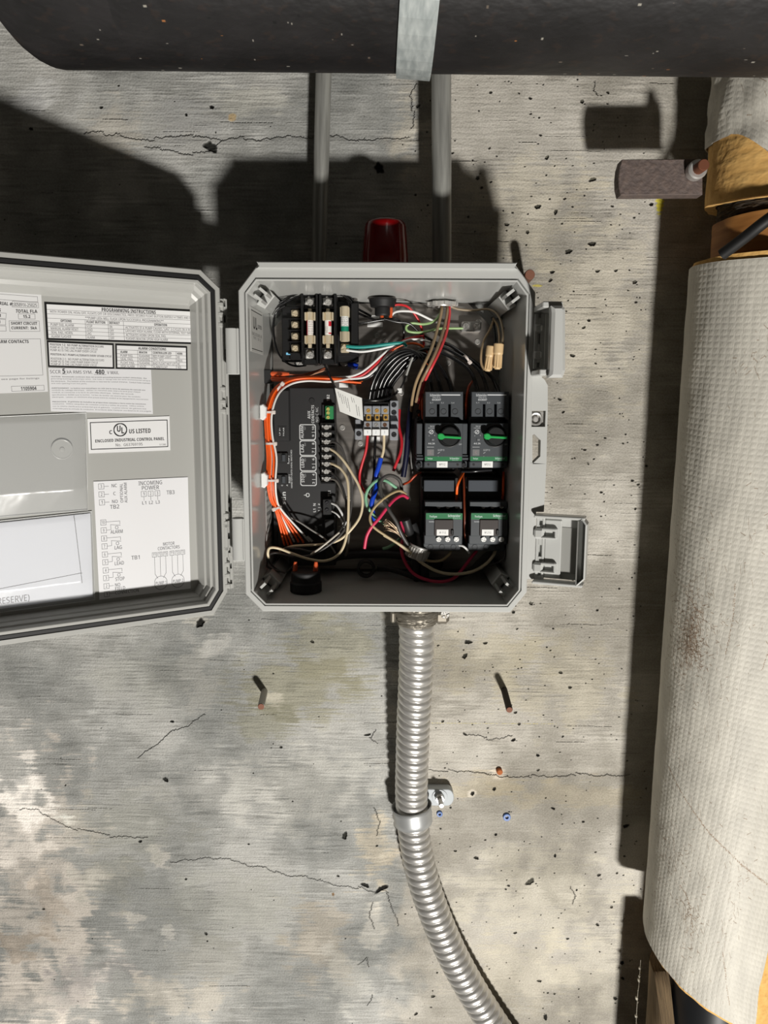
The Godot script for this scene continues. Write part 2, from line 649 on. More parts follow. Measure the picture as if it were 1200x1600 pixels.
func room() -> void:
	var W := 1755
	var H := 2048
	var nA := noise_bytes(W / 4, H / 4, 0.012, 11, 4)
	var nB := noise_bytes(W / 2, H / 2, 0.03, 12, 4)
	var nF := noise_bytes(W, H, 0.25, 13, 3)
	var ns := FastNoiseLite.new()
	ns.seed = 14
	ns.frequency = 0.16
	ns.fractal_octaves = 3
	var si := ns.get_image(W / 16 + 1, H, false, false, true)
	si.resize(W, H, Image.INTERPOLATE_CUBIC)
	var nS := si.get_data()
	ns.seed = 15
	ns.frequency = 0.05
	var si2 := ns.get_image(W / 10 + 1, H, false, false, true)
	si2.resize(W, H, Image.INTERPOLATE_CUBIC)
	var nT := si2.get_data()
	var col := PackedByteArray()
	col.resize(W * H * 3)
	var hgt := PackedFloat32Array()
	hgt.resize(W * H)
	var seam := tex_at(632, 1000).x
	var low := tex_at(800, 1210).y
	var wq := W / 4
	var wh := W / 2
	for y in H:
		var rowA := mini(y / 4, H / 4 - 1) * wq
		var rowB := mini(y / 2, H / 2 - 1) * wh
		for x in W:
			var a: float = nA[rowA + mini(x / 4, wq - 1)] / 255.0 - 0.5
			var b: float = nB[rowB + mini(x / 2, wh - 1)] / 255.0 - 0.5
			var i := y * W + x
			var f: float = nF[i] / 255.0 - 0.5
			var s: float = nS[i] / 255.0 - 0.5
			var t: float = nT[i] / 255.0 - 0.5
			var r: float = clampf((x - seam) / 60.0 + b * 2.0 + 0.5, 0.0, 1.0)   # 0 left pour, 1 right pour
			var st := 52.0 * (1.0 - r)
			if r > 0.0:
				st += r * (34.0 if y < low else 7.0)
			var patch := 9.0 * smoothstep(0.02, 0.10, a + s * 0.22 + b * 0.25) - 9.0 * smoothstep(0.06, 0.14, -a + s * 0.25 + t * 0.2)
			var d := a * 30.0 + b * 26.0 + f * 30.0 + s * st * clampf(0.5 + t * 2.6, 0.06, 1.4) + patch
			var m := a * 3.0 * (1.0 - r)
			col[i * 3] = clampi(int(lerpf(155.0, 168.0, r) + d + m), 0, 255)
			col[i * 3 + 1] = clampi(int(lerpf(155.0, 163.5, r) + d), 0, 255)
			col[i * 3 + 2] = clampi(int(lerpf(151.0, 154.0, r) + d - m), 0, 255)
			hgt[i] = 0.5 + s * 0.12 * st / 30.0 + f * 0.16 + b * 0.22 + patch * 0.006
	var ci := Image.create_from_data(W, H, false, Image.FORMAT_RGB8, col)
	var hi := Image.create_from_data(W, H, false, Image.FORMAT_RF, hgt.to_byte_array())
	# stains: u, v, half width, half height (photo pixels), colour, strength, raggedness
	for q in [
		[60, 1400, 120, 210, c8(198, 188, 176), 0.6, 1.5], [20, 1300, 70, 70, c8(210, 204, 196), 0.5, 1.8], [110, 1480, 60, 120, c8(196, 188, 178), 0.5, 1.8],
		[60, 1560, 130, 60, c8(200, 192, 182), 0.5, 1.8], [35, 1235, 50, 50, c8(216, 212, 206), 0.55, 2.2], [75, 1420, 26, 60, c8(140, 130, 118), 0.45, 2.2], [30, 1475, 45, 22, c8(118, 108, 96), 0.5, 2.2],
		[105, 1540, 40, 40, c8(124, 120, 118), 0.55, 1.6], [150, 1520, 60, 26, c8(128, 126, 124), 0.5, 1.8], [255, 1335, 20, 22, c8(204, 198, 188), 0.6, 2.4], [265, 1460, 20, 14, c8(206, 202, 194), 0.55, 2.4], [215, 1435, 14, 10, c8(204, 198, 188), 0.55, 2.4],
		[460, 1075, 120, 60, c8(126, 122, 100), 0.55, 0.9], [520, 1010, 90, 60, c8(132, 128, 106), 0.5, 0.9], [410, 1130, 60, 40, c8(118, 116, 98), 0.5, 0.9],
		[200, 1290, 110, 60, c8(126, 126, 118), 0.45, 1.2], [170, 1370, 60, 50, c8(130, 130, 122), 0.5, 1.2], [355, 1420, 130, 60, c8(134, 134, 126), 0.4, 1.2], [260, 1060, 130, 50, c8(138, 138, 130), 0.35, 1.2],
		[470, 1230, 120, 80, c8(178, 176, 168), 0.45, 1.2], [330, 1240, 110, 50, c8(180, 178, 172), 0.4, 1.3], [500, 1470, 60, 70, c8(160, 142, 118), 0.3, 1.2], [330, 1500, 70, 40, c8(132, 130, 122), 0.4, 1.2],
		[270, 1560, 110, 30, c8(186, 178, 164), 0.5, 1.4], [540, 1530, 40, 60, c8(186, 184, 176), 0.5, 1.4], [585, 1330, 26, 70, c8(184, 172, 150), 0.6, 1.4], [580, 1450, 22, 60, c8(192, 188, 178), 0.6, 1.4],
		[305, 1060, 40, 60, c8(178, 176, 170), 0.5, 1.5], [340, 1010, 22, 30, c8(190, 188, 182), 0.6, 1.5],
		[290, 185, 60, 45, c8(140, 140, 138), 0.6, 0.9], [390, 160, 70, 30, c8(172, 170, 160), 0.5, 1.2], [180, 200, 50, 50, c8(170, 164, 152), 0.5, 1.2], [60, 150, 60, 30, c8(190, 190, 188), 0.5, 1.4], [20, 160, 40, 24, c8(120, 120, 120), 0.4, 1.4],
		[640, 190, 22, 70, c8(186, 180, 166), 0.6, 1.6], [830, 330, 110, 90, c8(178, 170, 150), 0.4, 1.2], [930, 480, 80, 180, c8(184, 176, 156), 0.35, 1.2],
		[880, 1060, 100, 80, c8(150, 142, 120), 0.35, 1.2], [760, 1030, 110, 50, c8(156, 148, 126), 0.4, 1.2], [880, 1240, 130, 26, c8(168, 156, 130), 0.35, 1.2], [760, 1230, 90, 24, c8(170, 158, 132), 0.4, 1.2],
		[840, 1400, 130, 90, c8(182, 176, 158), 0.35, 1.2], [800, 1520, 110, 70, c8(168, 160, 140), 0.3, 1.2], [930, 1520, 60, 80, c8(186, 180, 164), 0.35, 1.2],
		[1031, 322, 5, 14, c8(214, 200, 60), 0.85, 1.2], [838, 446, 10, 3, c8(208, 190, 70), 0.7, 1.4], [520, 1398, 3, 4, c8(110, 80, 50), 0.8, 1.0], [362, 182, 7, 7, c8(190, 150, 90), 0.5, 1.0],
		[780, 1207, 13, 12, c8(206, 196, 180), 0.85, 0.8], [738, 1240, 8, 9, c8(212, 204, 190), 0.8, 0.8], [425, 1088, 18, 14, c8(206, 200, 184), 0.75, 1.2], [798, 1086, 10, 9, c8(176, 170, 152), 0.6, 1.0], [312, 968, 20, 12, c8(196, 192, 182), 0.7, 1.4],
	]:
		stain(ci, nB, nS, W, H, q[0], q[1], q[2], q[3], q[4], q[5], q[6])
	# hairline scratches the formwork and the trowel left
	for i in 420:
		var u := rng.randf_range(-40, 1240)
		var v := rng.randf_range(90, 1640)
		if u > 640 and v > 1215: continue
		var p := tex_at(u, v)
		var L := rng.randf_range(15, 90)
		var k := rng.randf_range(-22, 26)
		var hh := rng.randi_range(0, 1) + 1
		var x0 := clampi(int(p.x), 0, W - 2)
		for x in range(x0, mini(W - 1, x0 + int(L))):
			var yy := clampi(int(p.y + (x - x0) * 0.01), 0, H - 1)
			if rng.randf() < 0.25: continue
			var c := ci.get_pixel(x, yy)
			ci.set_pixel(x, yy, Color(c.r + k / 255.0, c.g + k / 255.0, c.b + k / 255.0))
			hi.set_pixel(x, yy, Color(hi.get_pixel(x, yy).r + k * 0.012 * hh, 0, 0))
	# air holes, more of them and rounder on the right-hand pour
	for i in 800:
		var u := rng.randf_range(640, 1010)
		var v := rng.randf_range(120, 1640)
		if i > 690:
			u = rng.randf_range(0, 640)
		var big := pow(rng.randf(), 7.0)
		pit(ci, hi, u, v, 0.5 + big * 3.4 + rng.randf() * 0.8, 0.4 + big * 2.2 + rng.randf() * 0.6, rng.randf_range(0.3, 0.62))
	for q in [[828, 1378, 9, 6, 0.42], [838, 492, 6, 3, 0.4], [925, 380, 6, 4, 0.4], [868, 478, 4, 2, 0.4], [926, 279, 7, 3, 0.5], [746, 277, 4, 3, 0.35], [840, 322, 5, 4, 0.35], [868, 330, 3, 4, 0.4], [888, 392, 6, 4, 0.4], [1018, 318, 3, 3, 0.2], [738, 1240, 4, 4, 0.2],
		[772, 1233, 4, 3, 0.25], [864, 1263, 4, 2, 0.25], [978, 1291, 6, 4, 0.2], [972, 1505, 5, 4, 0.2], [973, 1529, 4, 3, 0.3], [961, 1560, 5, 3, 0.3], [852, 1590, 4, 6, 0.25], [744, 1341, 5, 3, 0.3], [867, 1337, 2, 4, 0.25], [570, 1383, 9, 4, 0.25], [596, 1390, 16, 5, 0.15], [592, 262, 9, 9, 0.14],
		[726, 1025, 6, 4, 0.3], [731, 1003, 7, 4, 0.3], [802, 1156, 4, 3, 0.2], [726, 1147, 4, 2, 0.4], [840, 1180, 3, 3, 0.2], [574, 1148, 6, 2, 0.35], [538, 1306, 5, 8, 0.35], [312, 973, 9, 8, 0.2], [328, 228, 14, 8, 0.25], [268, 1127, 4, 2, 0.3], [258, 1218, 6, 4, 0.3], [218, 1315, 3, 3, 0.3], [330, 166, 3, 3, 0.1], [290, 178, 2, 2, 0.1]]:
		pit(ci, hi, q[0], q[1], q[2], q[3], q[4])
	# cracks and the joints between pours
	for q in [
		[[130, 207], [160, 208], [180, 205], [196, 212], [240, 214], [300, 212], [380, 214], [470, 212], [560, 216], [640, 210]],
		[[225, 228], [250, 232], [300, 237], [335, 228], [342, 218]],
		[[660, 1201], [700, 1203], [760, 1210], [830, 1212], [900, 1208], [985, 1211]],
		[[265, 1347], [300, 1345], [360, 1343], [430, 1361], [480, 1372], [520, 1383], [560, 1386], [590, 1392]],
		[[30, 1266], [60, 1268], [85, 1282], [120, 1295], [170, 1308], [230, 1310]],
		[[320, 1117], [300, 1130], [270, 1140], [235, 1170], [215, 1185]],
		[[586, 1140], [577, 1153], [590, 1158]], [[584, 1262], [593, 1284], [586, 1306]], [[594, 1388], [604, 1398], [611, 1420], [622, 1448]], [[582, 1410], [578, 1434], [585, 1452]], [[560, 1508], [572, 1496], [580, 1512]], [[582, 1555], [574, 1572]], [[650, 130], [642, 150], [648, 172], [640, 200]],
		[[800, 1150], [760, 1153], [730, 1150]], [[930, 126], [928, 140], [934, 148]], [[892, 1385], [898, 1400], [896, 1412]],
	]:
		for i in q.size() - 1:
			var a := tex_at(q[i][0], q[i][1])
			var b := tex_at(q[i + 1][0], q[i + 1][1])
			var k := int(a.distance_to(b))
			var wob := 0.0
			for s in k + 1:
				wob = clampf(wob + rng.randf_range(-1.0, 1.0), -5, 5)
				var p := a.lerp(b, float(s) / maxi(k, 1)) + Vector2(0, wob) if absf(a.x - b.x) > absf(a.y - b.y) else a.lerp(b, float(s) / maxi(k, 1)) + Vector2(wob, 0)
				if p.x < 1 or p.y < 1 or p.x > W - 2 or p.y > H - 2: continue
				var c := ci.get_pixelv(Vector2i(p))
				if rng.randf() < 0.72: ci.set_pixelv(Vector2i(p), c * rng.randf_range(0.55, 0.92))
				hi.set_pixelv(Vector2i(p), Color(-0.25, 0, 0))
	# a snapped yellow chalk line
	for x in range(int(tex_at(655, 1130).x), int(tex_at(870, 1130).x)):
		var yy := int(tex_at(700, 1131).y)
		if rng.randf() < 0.5:
			ci.set_pixel(x, yy, ci.get_pixel(x, yy).lerp(c8(206, 190, 96), 0.6))
	var m := StandardMaterial3D.new()
	m.resource_name = "old concrete"
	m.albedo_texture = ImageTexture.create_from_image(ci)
	m.roughness = 0.88
	m.metallic_specular = 0.3
	m.heightmap_enabled = true
	m.heightmap_texture = ImageTexture.create_from_image(hi)
	m.heightmap_scale = 0.42
	mats["concrete"] = m
	# the wall: a finely divided field where the photograph looks, plain slab round it
	var cn := FastNoiseLite.new()
	cn.seed = 21
	cn.frequency = 4.0
	cn.fractal_octaves = 4
	var sx := U(605, 1300, 0).x
	var j1 := U(600, 212, 0).y
	var j2 := U(800, 1207, 0).y
	var b := MB.new()
	var f := func(i: float, j: float) -> Vector3:
		var x := -0.66 + 1.32 * i
		var y := EYE - 0.98 + 1.54 * j
		var edge := minf(minf(i, 1 - i), minf(j, 1 - j)) * 20.0
		var d := -0.0012 + 0.0012 * cn.get_noise_2d(x, y)
		var sxx := sx + 0.012 * cn.get_noise_2d(y * 2.0, 3.0)
		if y < EYE - 0.12:
			d -= 0.0035 * exp(-pow((x - sxx) / 0.011, 2.0)) * (0.6 + 0.8 * cn.get_noise_2d(x * 6.0, y * 6.0))
		if x < 0.05:
			d -= 0.002 * exp(-pow((y - j1 - 0.004 * cn.get_noise_2d(x * 2.0, 9.0)) / 0.004, 2.0))
		else:
			d -= 0.002 * exp(-pow((y - j2 - 0.003 * cn.get_noise_2d(x * 2.0, 5.0)) / 0.004, 2.0))
		return Vector3(x, y, minf(0.0, d) * clampf(edge, 0.0, 1.0))
	b.grid(300, 340, f)
	var add := func(x0: float, x1: float, y0: float, y1: float) -> void:
		var p := [Vector3(x0, y0, 0), Vector3(x1, y0, 0), Vector3(x1, y1, 0), Vector3(x0, y1, 0)]
		var uv := []
		for k in p: uv.append(Vector2((k.x + 0.66) / 1.32, (0.56 + EYE - k.y) / 1.54))
		b.face(p, uv)
	var y0 := EYE - 0.98
	var y1 := EYE + 0.56
	add.call(-1.8, -0.66, 0.0, 3.0)
	add.call(0.66, 1.8, 0.0, 3.0)
	add.call(-0.66, 0.66, 0.0, y0)
	add.call(-0.66, 0.66, y1, 3.0)
	b.box(Vector3(0, 1.5, -0.085), Vector3(3.6, 3.0, 0.15))
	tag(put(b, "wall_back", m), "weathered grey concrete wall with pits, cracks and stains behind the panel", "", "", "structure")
	var plain := mottled("plain concrete", 256, 256, c8(58, 55, 50), c8(76, 72, 66), 0.02, 5, 0.9, 0.0)
	plain.uv1_triplanar = true
	for q in [["wall_left", Vector3(-1.87, 1.5, 1.2), Vector3(0.14, 3.0, 2.7)], ["wall_right", Vector3(1.87, 1.5, 1.2), Vector3(0.14, 3.0, 2.7)], ["wall_front", Vector3(0, 1.5, 2.62), Vector3(3.88, 3.0, 0.14)], ["floor", Vector3(0, -0.07, 1.2), Vector3(3.88, 0.14, 3.0)], ["ceiling", Vector3(0, 3.07, 1.2), Vector3(3.88, 0.14, 3.0)]]:
		b = MB.new()
		b.box(q[1], q[2])
		tag(put(b, q[0], plain), "plain concrete " + q[0].replace("_", " ") + " of the basement room", "", "", "structure")


func stain(im: Image, nz: PackedByteArray, fine: PackedByteArray, W: int, H: int, u: float, v: float, ru: float, rv: float, c: Color, strength: float, rag: float) -> void:
	var o := tex_at(u, v)
	var r := tex_at(u + ru, v + rv) - o
	for y in range(maxi(0, int(o.y - r.y * 1.8)), mini(H, int(o.y + r.y * 1.8))):
		for x in range(maxi(0, int(o.x - r.x * 1.8)), mini(W, int(o.x + r.x * 1.8))):
			var d := Vector2((x - o.x) / r.x, (y - o.y) / r.y).length()
			var k: float = nz[mini(y / 2, H / 2 - 1) * (W / 2) + mini(x / 2, W / 2 - 1)] / 255.0 - 0.5
			var g: float = fine[y * W + x] / 255.0 - 0.5
			var a := smoothstep(0.0, 0.5, 1.0 - d + k * rag * 1.2 + g * 0.9) * strength
			if a > 0.0:
				var p := im.get_pixel(x, y)
				var w := 0.3 + 0.7 * ((p.r + p.g + p.b) / 1.84)
				im.set_pixel(x, y, p.lerp(Color(c.r * w, c.g * w, c.b * w), a))


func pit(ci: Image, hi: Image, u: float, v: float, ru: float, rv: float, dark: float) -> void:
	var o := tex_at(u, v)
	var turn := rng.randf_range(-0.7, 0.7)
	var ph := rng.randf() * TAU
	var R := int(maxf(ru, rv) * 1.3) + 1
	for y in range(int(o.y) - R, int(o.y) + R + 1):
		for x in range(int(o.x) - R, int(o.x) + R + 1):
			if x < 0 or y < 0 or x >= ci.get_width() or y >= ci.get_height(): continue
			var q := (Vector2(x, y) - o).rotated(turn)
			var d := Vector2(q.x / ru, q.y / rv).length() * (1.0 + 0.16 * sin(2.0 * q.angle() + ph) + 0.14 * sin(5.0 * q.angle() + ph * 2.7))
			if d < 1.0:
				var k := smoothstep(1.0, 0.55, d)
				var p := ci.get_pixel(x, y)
				ci.set_pixel(x, y, p.lerp(Color(p.r * dark, p.g * dark, p.b * dark * 0.95), k))  # shade inside the hole painted into the wall colour, along with its dirt
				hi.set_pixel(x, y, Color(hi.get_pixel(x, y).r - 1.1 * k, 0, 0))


func overhead_pipe() -> void:
	var im := Image.create(1024, 1024, false, Image.FORMAT_RGB8)
	var a := noise_bytes(1024, 1024, 0.012, 31, 4)
	var s := noise_bytes(1024, 1024, 0.05, 32, 4)
	for y in 1024:
		for x in 1024:
			var k := a[y * 1024 + x] / 255.0
			var r := smoothstep(0.66, 0.8, s[y * 1024 + x] / 255.0) * 0.5
			im.set_pixel(x, y, Color(0.07 + 0.075 * k, 0.066 + 0.07 * k, 0.068 + 0.07 * k).lerp(Color(0.26, 0.17, 0.12), r * 0.5))
	for i in 700:
		var x := rng.randi_range(4, 1015)
		var y := rng.randi_range(4, 1015)
		var w := rng.randi_range(1, 4)
		bar(im, x, y, w, rng.randi_range(1, 3), [c8(150, 146, 136), c8(96, 86, 76), c8(150, 96, 52), c8(10, 10, 10)][i % 4])
	for q in [[330, 610], [780, 600], [520, 300]]:
		for i in 60:
			bar(im, q[0] + rng.randfn() * 7, q[1] + rng.randfn() * 7, 5, 4, c8(172, 88, 34))
	var m := printed("sooty black steel pipe", im, 0.55)
	m.heightmap_enabled = true
	m.heightmap_texture = ImageTexture.create_from_image(Image.create_from_data(1024, 1024, false, Image.FORMAT_L8, s))
	m.heightmap_scale = 0.05
	var o := thing("overhead_pipe", "thick black steel pipe with rust specks running across the top of the wall", "pipe", Vector3(0.0, EYE + 0.40, 0.29))
	var path := []
	for i in 40:
		var x := 1.78 - 2.072 * i / 39.0
		path.append(Vector3(x, EYE + 0.401 - 0.006 * x, 0.29))
	var radii := []
	for i in 40: radii.append(0.11)
	for i in range(1, 11):
		var k := PI / 2 * i / 10.0
		path.append(Vector3(-0.292 - 0.058 * sin(k), EYE + 0.4028, 0.29))
		radii.append(maxf(0.11 * cos(k), 0.001))
	var b := MB.new()
	b.tube(path, radii, 48)
	put(b, "pipe", m, o)
	# the galvanised hanger
	var h := thing("pipe_hanger", "galvanised steel strap hanger wrapped round the black overhead pipe", "hanger", Vector3(0.035, EYE + 0.40, 0.29))
	var galv := mottled("galvanised strap", 256, 256, c8(160, 168, 168), c8(206, 212, 210), 0.03, 41, 0.45, 0.35)
	b = MB.new()
	b.xf = Transform3D(Basis(Vector3(0, 0, 1), -0.075), Vector3(0.033, EYE + 0.401, 0.29))
	var prof := []
	for k in 49:
		var an := TAU * k / 48.0
		prof.append([Vector3(0, cos(an), sin(an)), an])
	for i in 48:
		for q in [[0.1150, 1.0], [0.1125, -1.0]]:
			var p0: Vector3 = prof[i][0] * q[0]
			var p1: Vector3 = prof[i + 1][0] * q[0]
			var wv := Vector3(0.0155, 0, 0)
			var f := [p0 - wv, p0 + wv, p1 + wv, p1 - wv]
			var uv := [Vector2(0, i / 12.0), Vector2(0.6, i / 12.0), Vector2(0.6, (i + 1) / 12.0), Vector2(0, (i + 1) / 12.0)]
			if q[1] < 0:
				f.reverse()
				uv.reverse()
			f.reverse(); uv.reverse()
			b.face(f, uv)
		for sx in [-1.0, 1.0]:
			var w2 := Vector3(0.0155 * sx, 0, 0)
			var f2 := [prof[i][0] * 0.1150 + w2, prof[i + 1][0] * 0.1150 + w2, prof[i + 1][0] * 0.1125 + w2, prof[i][0] * 0.1125 + w2]
			if sx < 0: f2.reverse()
			b.face(f2)
	put(b, "strap", galv, h)
	b = MB.new()
	b.cyl(Vector3(0.035, EYE + 0.516, 0.29), Vector3(0.03, 2.999, 0.29), 0.006, 12)
	b.cyl(Vector3(0.035, EYE + 0.516, 0.29), Vector3(0.035, EYE + 0.53, 0.29), 0.012, 6)
	put(b, "rod", mat("steel", Color.WHITE), h)


func shell(b: MB, x0: float, x1: float, zc: float, R: float, a0: Callable, a1: float, ylo: Callable, yhi: Callable, thick: float, wrinkle := 0.0, nx := 40, ny := 30) -> void:
	# part of an upright, slightly leaning tube's wall; x0 at the bottom, x1 at the top
	var nz := FastNoiseLite.new()
	nz.seed = 77
	nz.frequency = 9.0
	var f := func(i: float, j: float, r: float) -> Vector3:
		var y0: float = ylo.call(i)
		var y1: float = yhi.call(i)
		var y := lerpf(y0, y1, j)
		var A: float = lerpf(a0.call(y), a1, 1.0 - i)
		var k := clampf((y + 0.72) / 0.9, -0.5, 1.6)
		var rr := r + wrinkle * nz.get_noise_3d(cos(A) * 0.3, y * 2.2, sin(A) * 0.3)
		return Vector3(lerpf(x0, x1, k) + rr * cos(A), EYE + y, zc + rr * sin(A))
	b.grid(nx, ny, func(i: float, j: float) -> Vector3: return f.call(i, j, R))
	if thick > 0.0:
		b.grid(nx, ny, func(i: float, j: float) -> Vector3: return f.call(i, j, R - thick), true)
		b.grid(nx, 1, func(i: float, j: float) -> Vector3: return f.call(i, 0.0, R - thick * (1.0 - j)))
		b.grid(nx, 1, func(i: float, j: float) -> Vector3: return f.call(i, 1.0, R - thick * j))
		b.grid(1, ny, func(i: float, j: float) -> Vector3: return f.call(1.0, j, R - thick * i))
		b.grid(1, ny, func(i: float, j: float) -> Vector3: return f.call(0.0, j, R - thick * (1.0 - i)))


func insulated_pipe() -> void:
	# the white scrim-reinforced paper
	var W := 1024
	var im := Image.create(W, W, false, Image.FORMAT_RGB8)
	var hi := Image.create(W, W, false, Image.FORMAT_RF)
	var a := noise_bytes(W, W, 0.008, 51, 4)
	var f := noise_bytes(W, W, 0.2, 52, 2)
	for y in W:
		for x in W:
			var k := a[y * W + x] / 255.0 - 0.5
			var g := f[y * W + x] / 255.0 - 0.5
			var tone := 0.76 + 0.09 * k + 0.03 * g
			im.set_pixel(x, y, Color(tone, tone * 0.98, tone * 0.925))
			var sx := absf(sin(x * PI / 22.0))
			var sy := absf(sin(y * PI / 8.0))
			hi.set_pixel(x, y, Color(0.5 + 0.16 * (sx * sy) + 0.4 * k + 0.12 * g, 0, 0))
	# scuffs, drips and soot where hands and hoses have rubbed
	for q in [[420, 500, 50, 40, 420], [430, 520, 26, 22, 420], [330, 480, 30, 70, 120], [480, 840, 90, 24, 130], [620, 905, 50, 16, 90], [800, 850, 30, 60, 60], [500, 640, 120, 200, 160], [400, 880, 60, 60, 90], [620, 250, 30, 80, 50], [300, 300, 20, 120, 40], [520, 120, 40, 30, 40], [650, 960, 30, 40, 60]]:
		for i in q[4]:
			var x: float = q[0] + rng.randfn() * q[2]
			var y: float = q[1] + rng.randfn() * q[3]
			var L := rng.randf_range(2, 18)
			var an := rng.randf_range(-0.5, 1.3)
			for s in int(L):
				var X := clampi(int(x + cos(an) * s), 0, W - 1)
				var Y := clampi(int(y + sin(an) * s), 0, W - 1)
				im.set_pixel(X, Y, im.get_pixel(X, Y).lerp(c8(96, 72, 52), 0.55))
	for q in [[[410, 722], [520, 748], [640, 775], [800, 800], [930, 815]], [[560, 878], [600, 884], [628, 902], [650, 922]], [[800, 930], [840, 962], [880, 1000]], [[395, 440], [430, 470], [470, 474]], [[700, 470], [712, 500], [700, 530]], [[560, 420], [575, 470], [572, 520]]]:
		for i in q.size() - 1:
			var k := int(Vector2(q[i][0], q[i][1]).distance_to(Vector2(q[i + 1][0], q[i + 1][1])))
			for s in k:
				if rng.randf() < 0.35: continue
				var X := int(lerpf(q[i][0], q[i + 1][0], float(s) / k) + rng.randf_range(-2, 2))
				var Y := int(lerpf(q[i][1], q[i + 1][1], float(s) / k) + rng.randf_range(-1.2, 1.2))
				for dx in 3: im.set_pixel(clampi(X + dx, 0, W - 1), clampi(Y, 0, W - 1), im.get_pixel(clampi(X + dx, 0, W - 1), clampi(Y, 0, W - 1)).lerp(c8(112, 82, 58), 0.5))
	var white := printed("white scrim jacket", im, 0.62)
	white.heightmap_enabled = true
	white.heightmap_texture = ImageTexture.create_from_image(hi)
	white.heightmap_scale = 0.2
	var wool := mottled("yellow glass wool", 512, 512, c8(206, 158, 88), c8(228, 186, 116), 0.05, 61, 0.95, 0.0, 0.15)
	wool.uv1_triplanar = true
	wool.uv1_scale = Vector3.ONE * 3.0
	var kraft := mottled("brown kraft paper", 256, 256, c8(132, 84, 34), c8(168, 116, 58), 0.02, 62, 0.7, 0.0)
	var sooty := mottled("dirty dark glass wool", 256, 256, c8(30, 24, 18), c8(82, 66, 46), 0.06, 63, 0.95, 0.0, 1.2)
	var black := mat("black painted pipe", c8(26, 27, 29), 0.35)
	var back0 := func(_y: float) -> float: return -PI / 2 + 0.02
	var back1 := PI * 1.5 - 0.02
	var xb := 0.430
	var xt := 0.4405
	var zc := 0.096
	var o := thing("insulated_pipe", "upright pipe lagged in white jacket and yellow glass wool at the right of the wall", "pipe", Vector3(xb, 0.0, zc))
	var b := MB.new()
	b.cyl(Vector3(xb - 0.01, 0.0, zc), Vector3(xt + 0.012, 2.99, zc), 0.052, 36)
	put(b, "pipe", black, o)
	b = MB.new()
	var seam := func(y: float) -> float: return deg_to_rad(lerpf(74.0, -10.0, clampf((y + 0.7) / 0.75, 0.0, 1.0)))
	shell(b, xb, xt, zc, 0.085, seam, PI + 1.1, func(i: float) -> float: return -0.672 - 0.085 * pow(i, 1.5), func(i: float) -> float: return 0.153 + 0.002 * sin(i * 9.0), 0.0015, 0.0012, 64, 60)
	tag(put(b, "jacket", white, o), "long white scuffed lower jacket")
	b = MB.new()
	shell(b, xb, xt, zc, 0.0825, back0, back1, func(i: float) -> float: return -0.6775 - 0.083 * pow(clampf(2.13 * i - 0.16, 0.0, 1.0), 1.5) , func(_i: float) -> float: return 0.1585, 0.03, 0.003, 60, 30)
	put(b, "insulation", wool, o)
	# the next length, mostly below the frame
	b = MB.new()
	shell(b, xb, xt, zc, 0.073, back0, back1, func(_i: float) -> float: return -1.86, func(i: float) -> float: return -0.742 - 0.2 * smoothstep(0.24, 0.45, i), 0.02, 0.002, 40, 20)
	tag(put(b, "insulation", mottled("dirty brown glass wool", 256, 256, c8(92, 76, 54), c8(136, 114, 84), 0.05, 66, 0.95, 0.0, 0.2), o), "lower length of dirty brown insulation below the black gap")
	# above the gap
	b = MB.new()
	shell(b, xb, xt, zc, 0.063, back0, back1, func(_i: float) -> float: return 0.150, func(i: float) -> float: return 0.202 + 0.008 * clampf(i * 2.0 - 0.5, 0.0, 1.0), 0.004, 0.002, 40, 8)
	put(b, "kraft_wrap", kraft, o)
	b = MB.new()
	shell(b, xb, xt, zc, 0.0585, back0, back1, func(_i: float) -> float: return 0.18, func(_i: float) -> float: return 0.236, 0.004, 0.006, 40, 12)
	tag(put(b, "insulation", sooty, o), "torn dark glass wool in the gap")
	b = MB.new()
	shell(b, xb, xt, zc, 0.0725, back0, back1, func(i: float) -> float: return 0.2235 - 0.006 * sin(clampf(i * 2.4 - 0.5, 0.0, 1.0) * 3.14), func(_i: float) -> float: return 0.45, 0.012, 0.003, 40, 20)
	tag(put(b, "insulation", wool, o), "upper yellow glass wool hanging out of the torn jacket")
	b = MB.new()
	shell(b, xb, xt, zc, 0.0755, back0, back1, func(i: float) -> float: return 0.288 - 0.053 * smoothstep(0.31, 0.5, i) , func(_i: float) -> float: return 1.085, 0.0012, 0.0065, 60, 90)
	tag(put(b, "jacket", white, o), "crumpled upper white jacket")
	# the thin black hose slanting through the gap
	b = MB.new()
	b.tube(smooth_path([U(1128, 398, 0.152), U(1160, 374, 0.168), U(1200, 343, 0.185), U(1250, 310, 0.185), U(1310, 270, 0.185)]), 0.0062, 12)
	tag(put(b, "hose", mat("black rubber", Color.BLACK)), "short glossy black hose slanting through the gap in the lagged pipe's insulation", "hose")
	# the riser clamp
	var cl := thing("riser_clamp", "rusty steel riser clamp bar sticking out left of the lagged pipe", "clamp", U(1030, 278, 0.1))
	var rusty := mottled("rusty mill steel", 256, 256, c8(90, 80, 77), c8(112, 97, 90), 0.03, 64, 0.75, 0.1, 0.1)
	rusty.uv1_triplanar = true
	rusty.uv1_scale = Vector3.ONE * 14.0
	for q in [[0.091, 0.108, 0.0]]:
		b = MB.new()
		var poly := PackedVector2Array()
		for p in [[972 + q[2], 249], [1098, 248], [1098, 304], [970 + q[2], 305], [967 + q[2], 292], [966.5 + q[2], 277], [968 + q[2], 262]]:
			var w := U(p[0], p[1], 0.108)
			poly.append(Vector2(w.x, w.y))
		poly.reverse()
		b.prism(poly, q[0], q[1], 0.0008)
		put(b, "bar", rusty, cl)
	b = MB.new()
	var bc := U(1084, 269, 0.108)
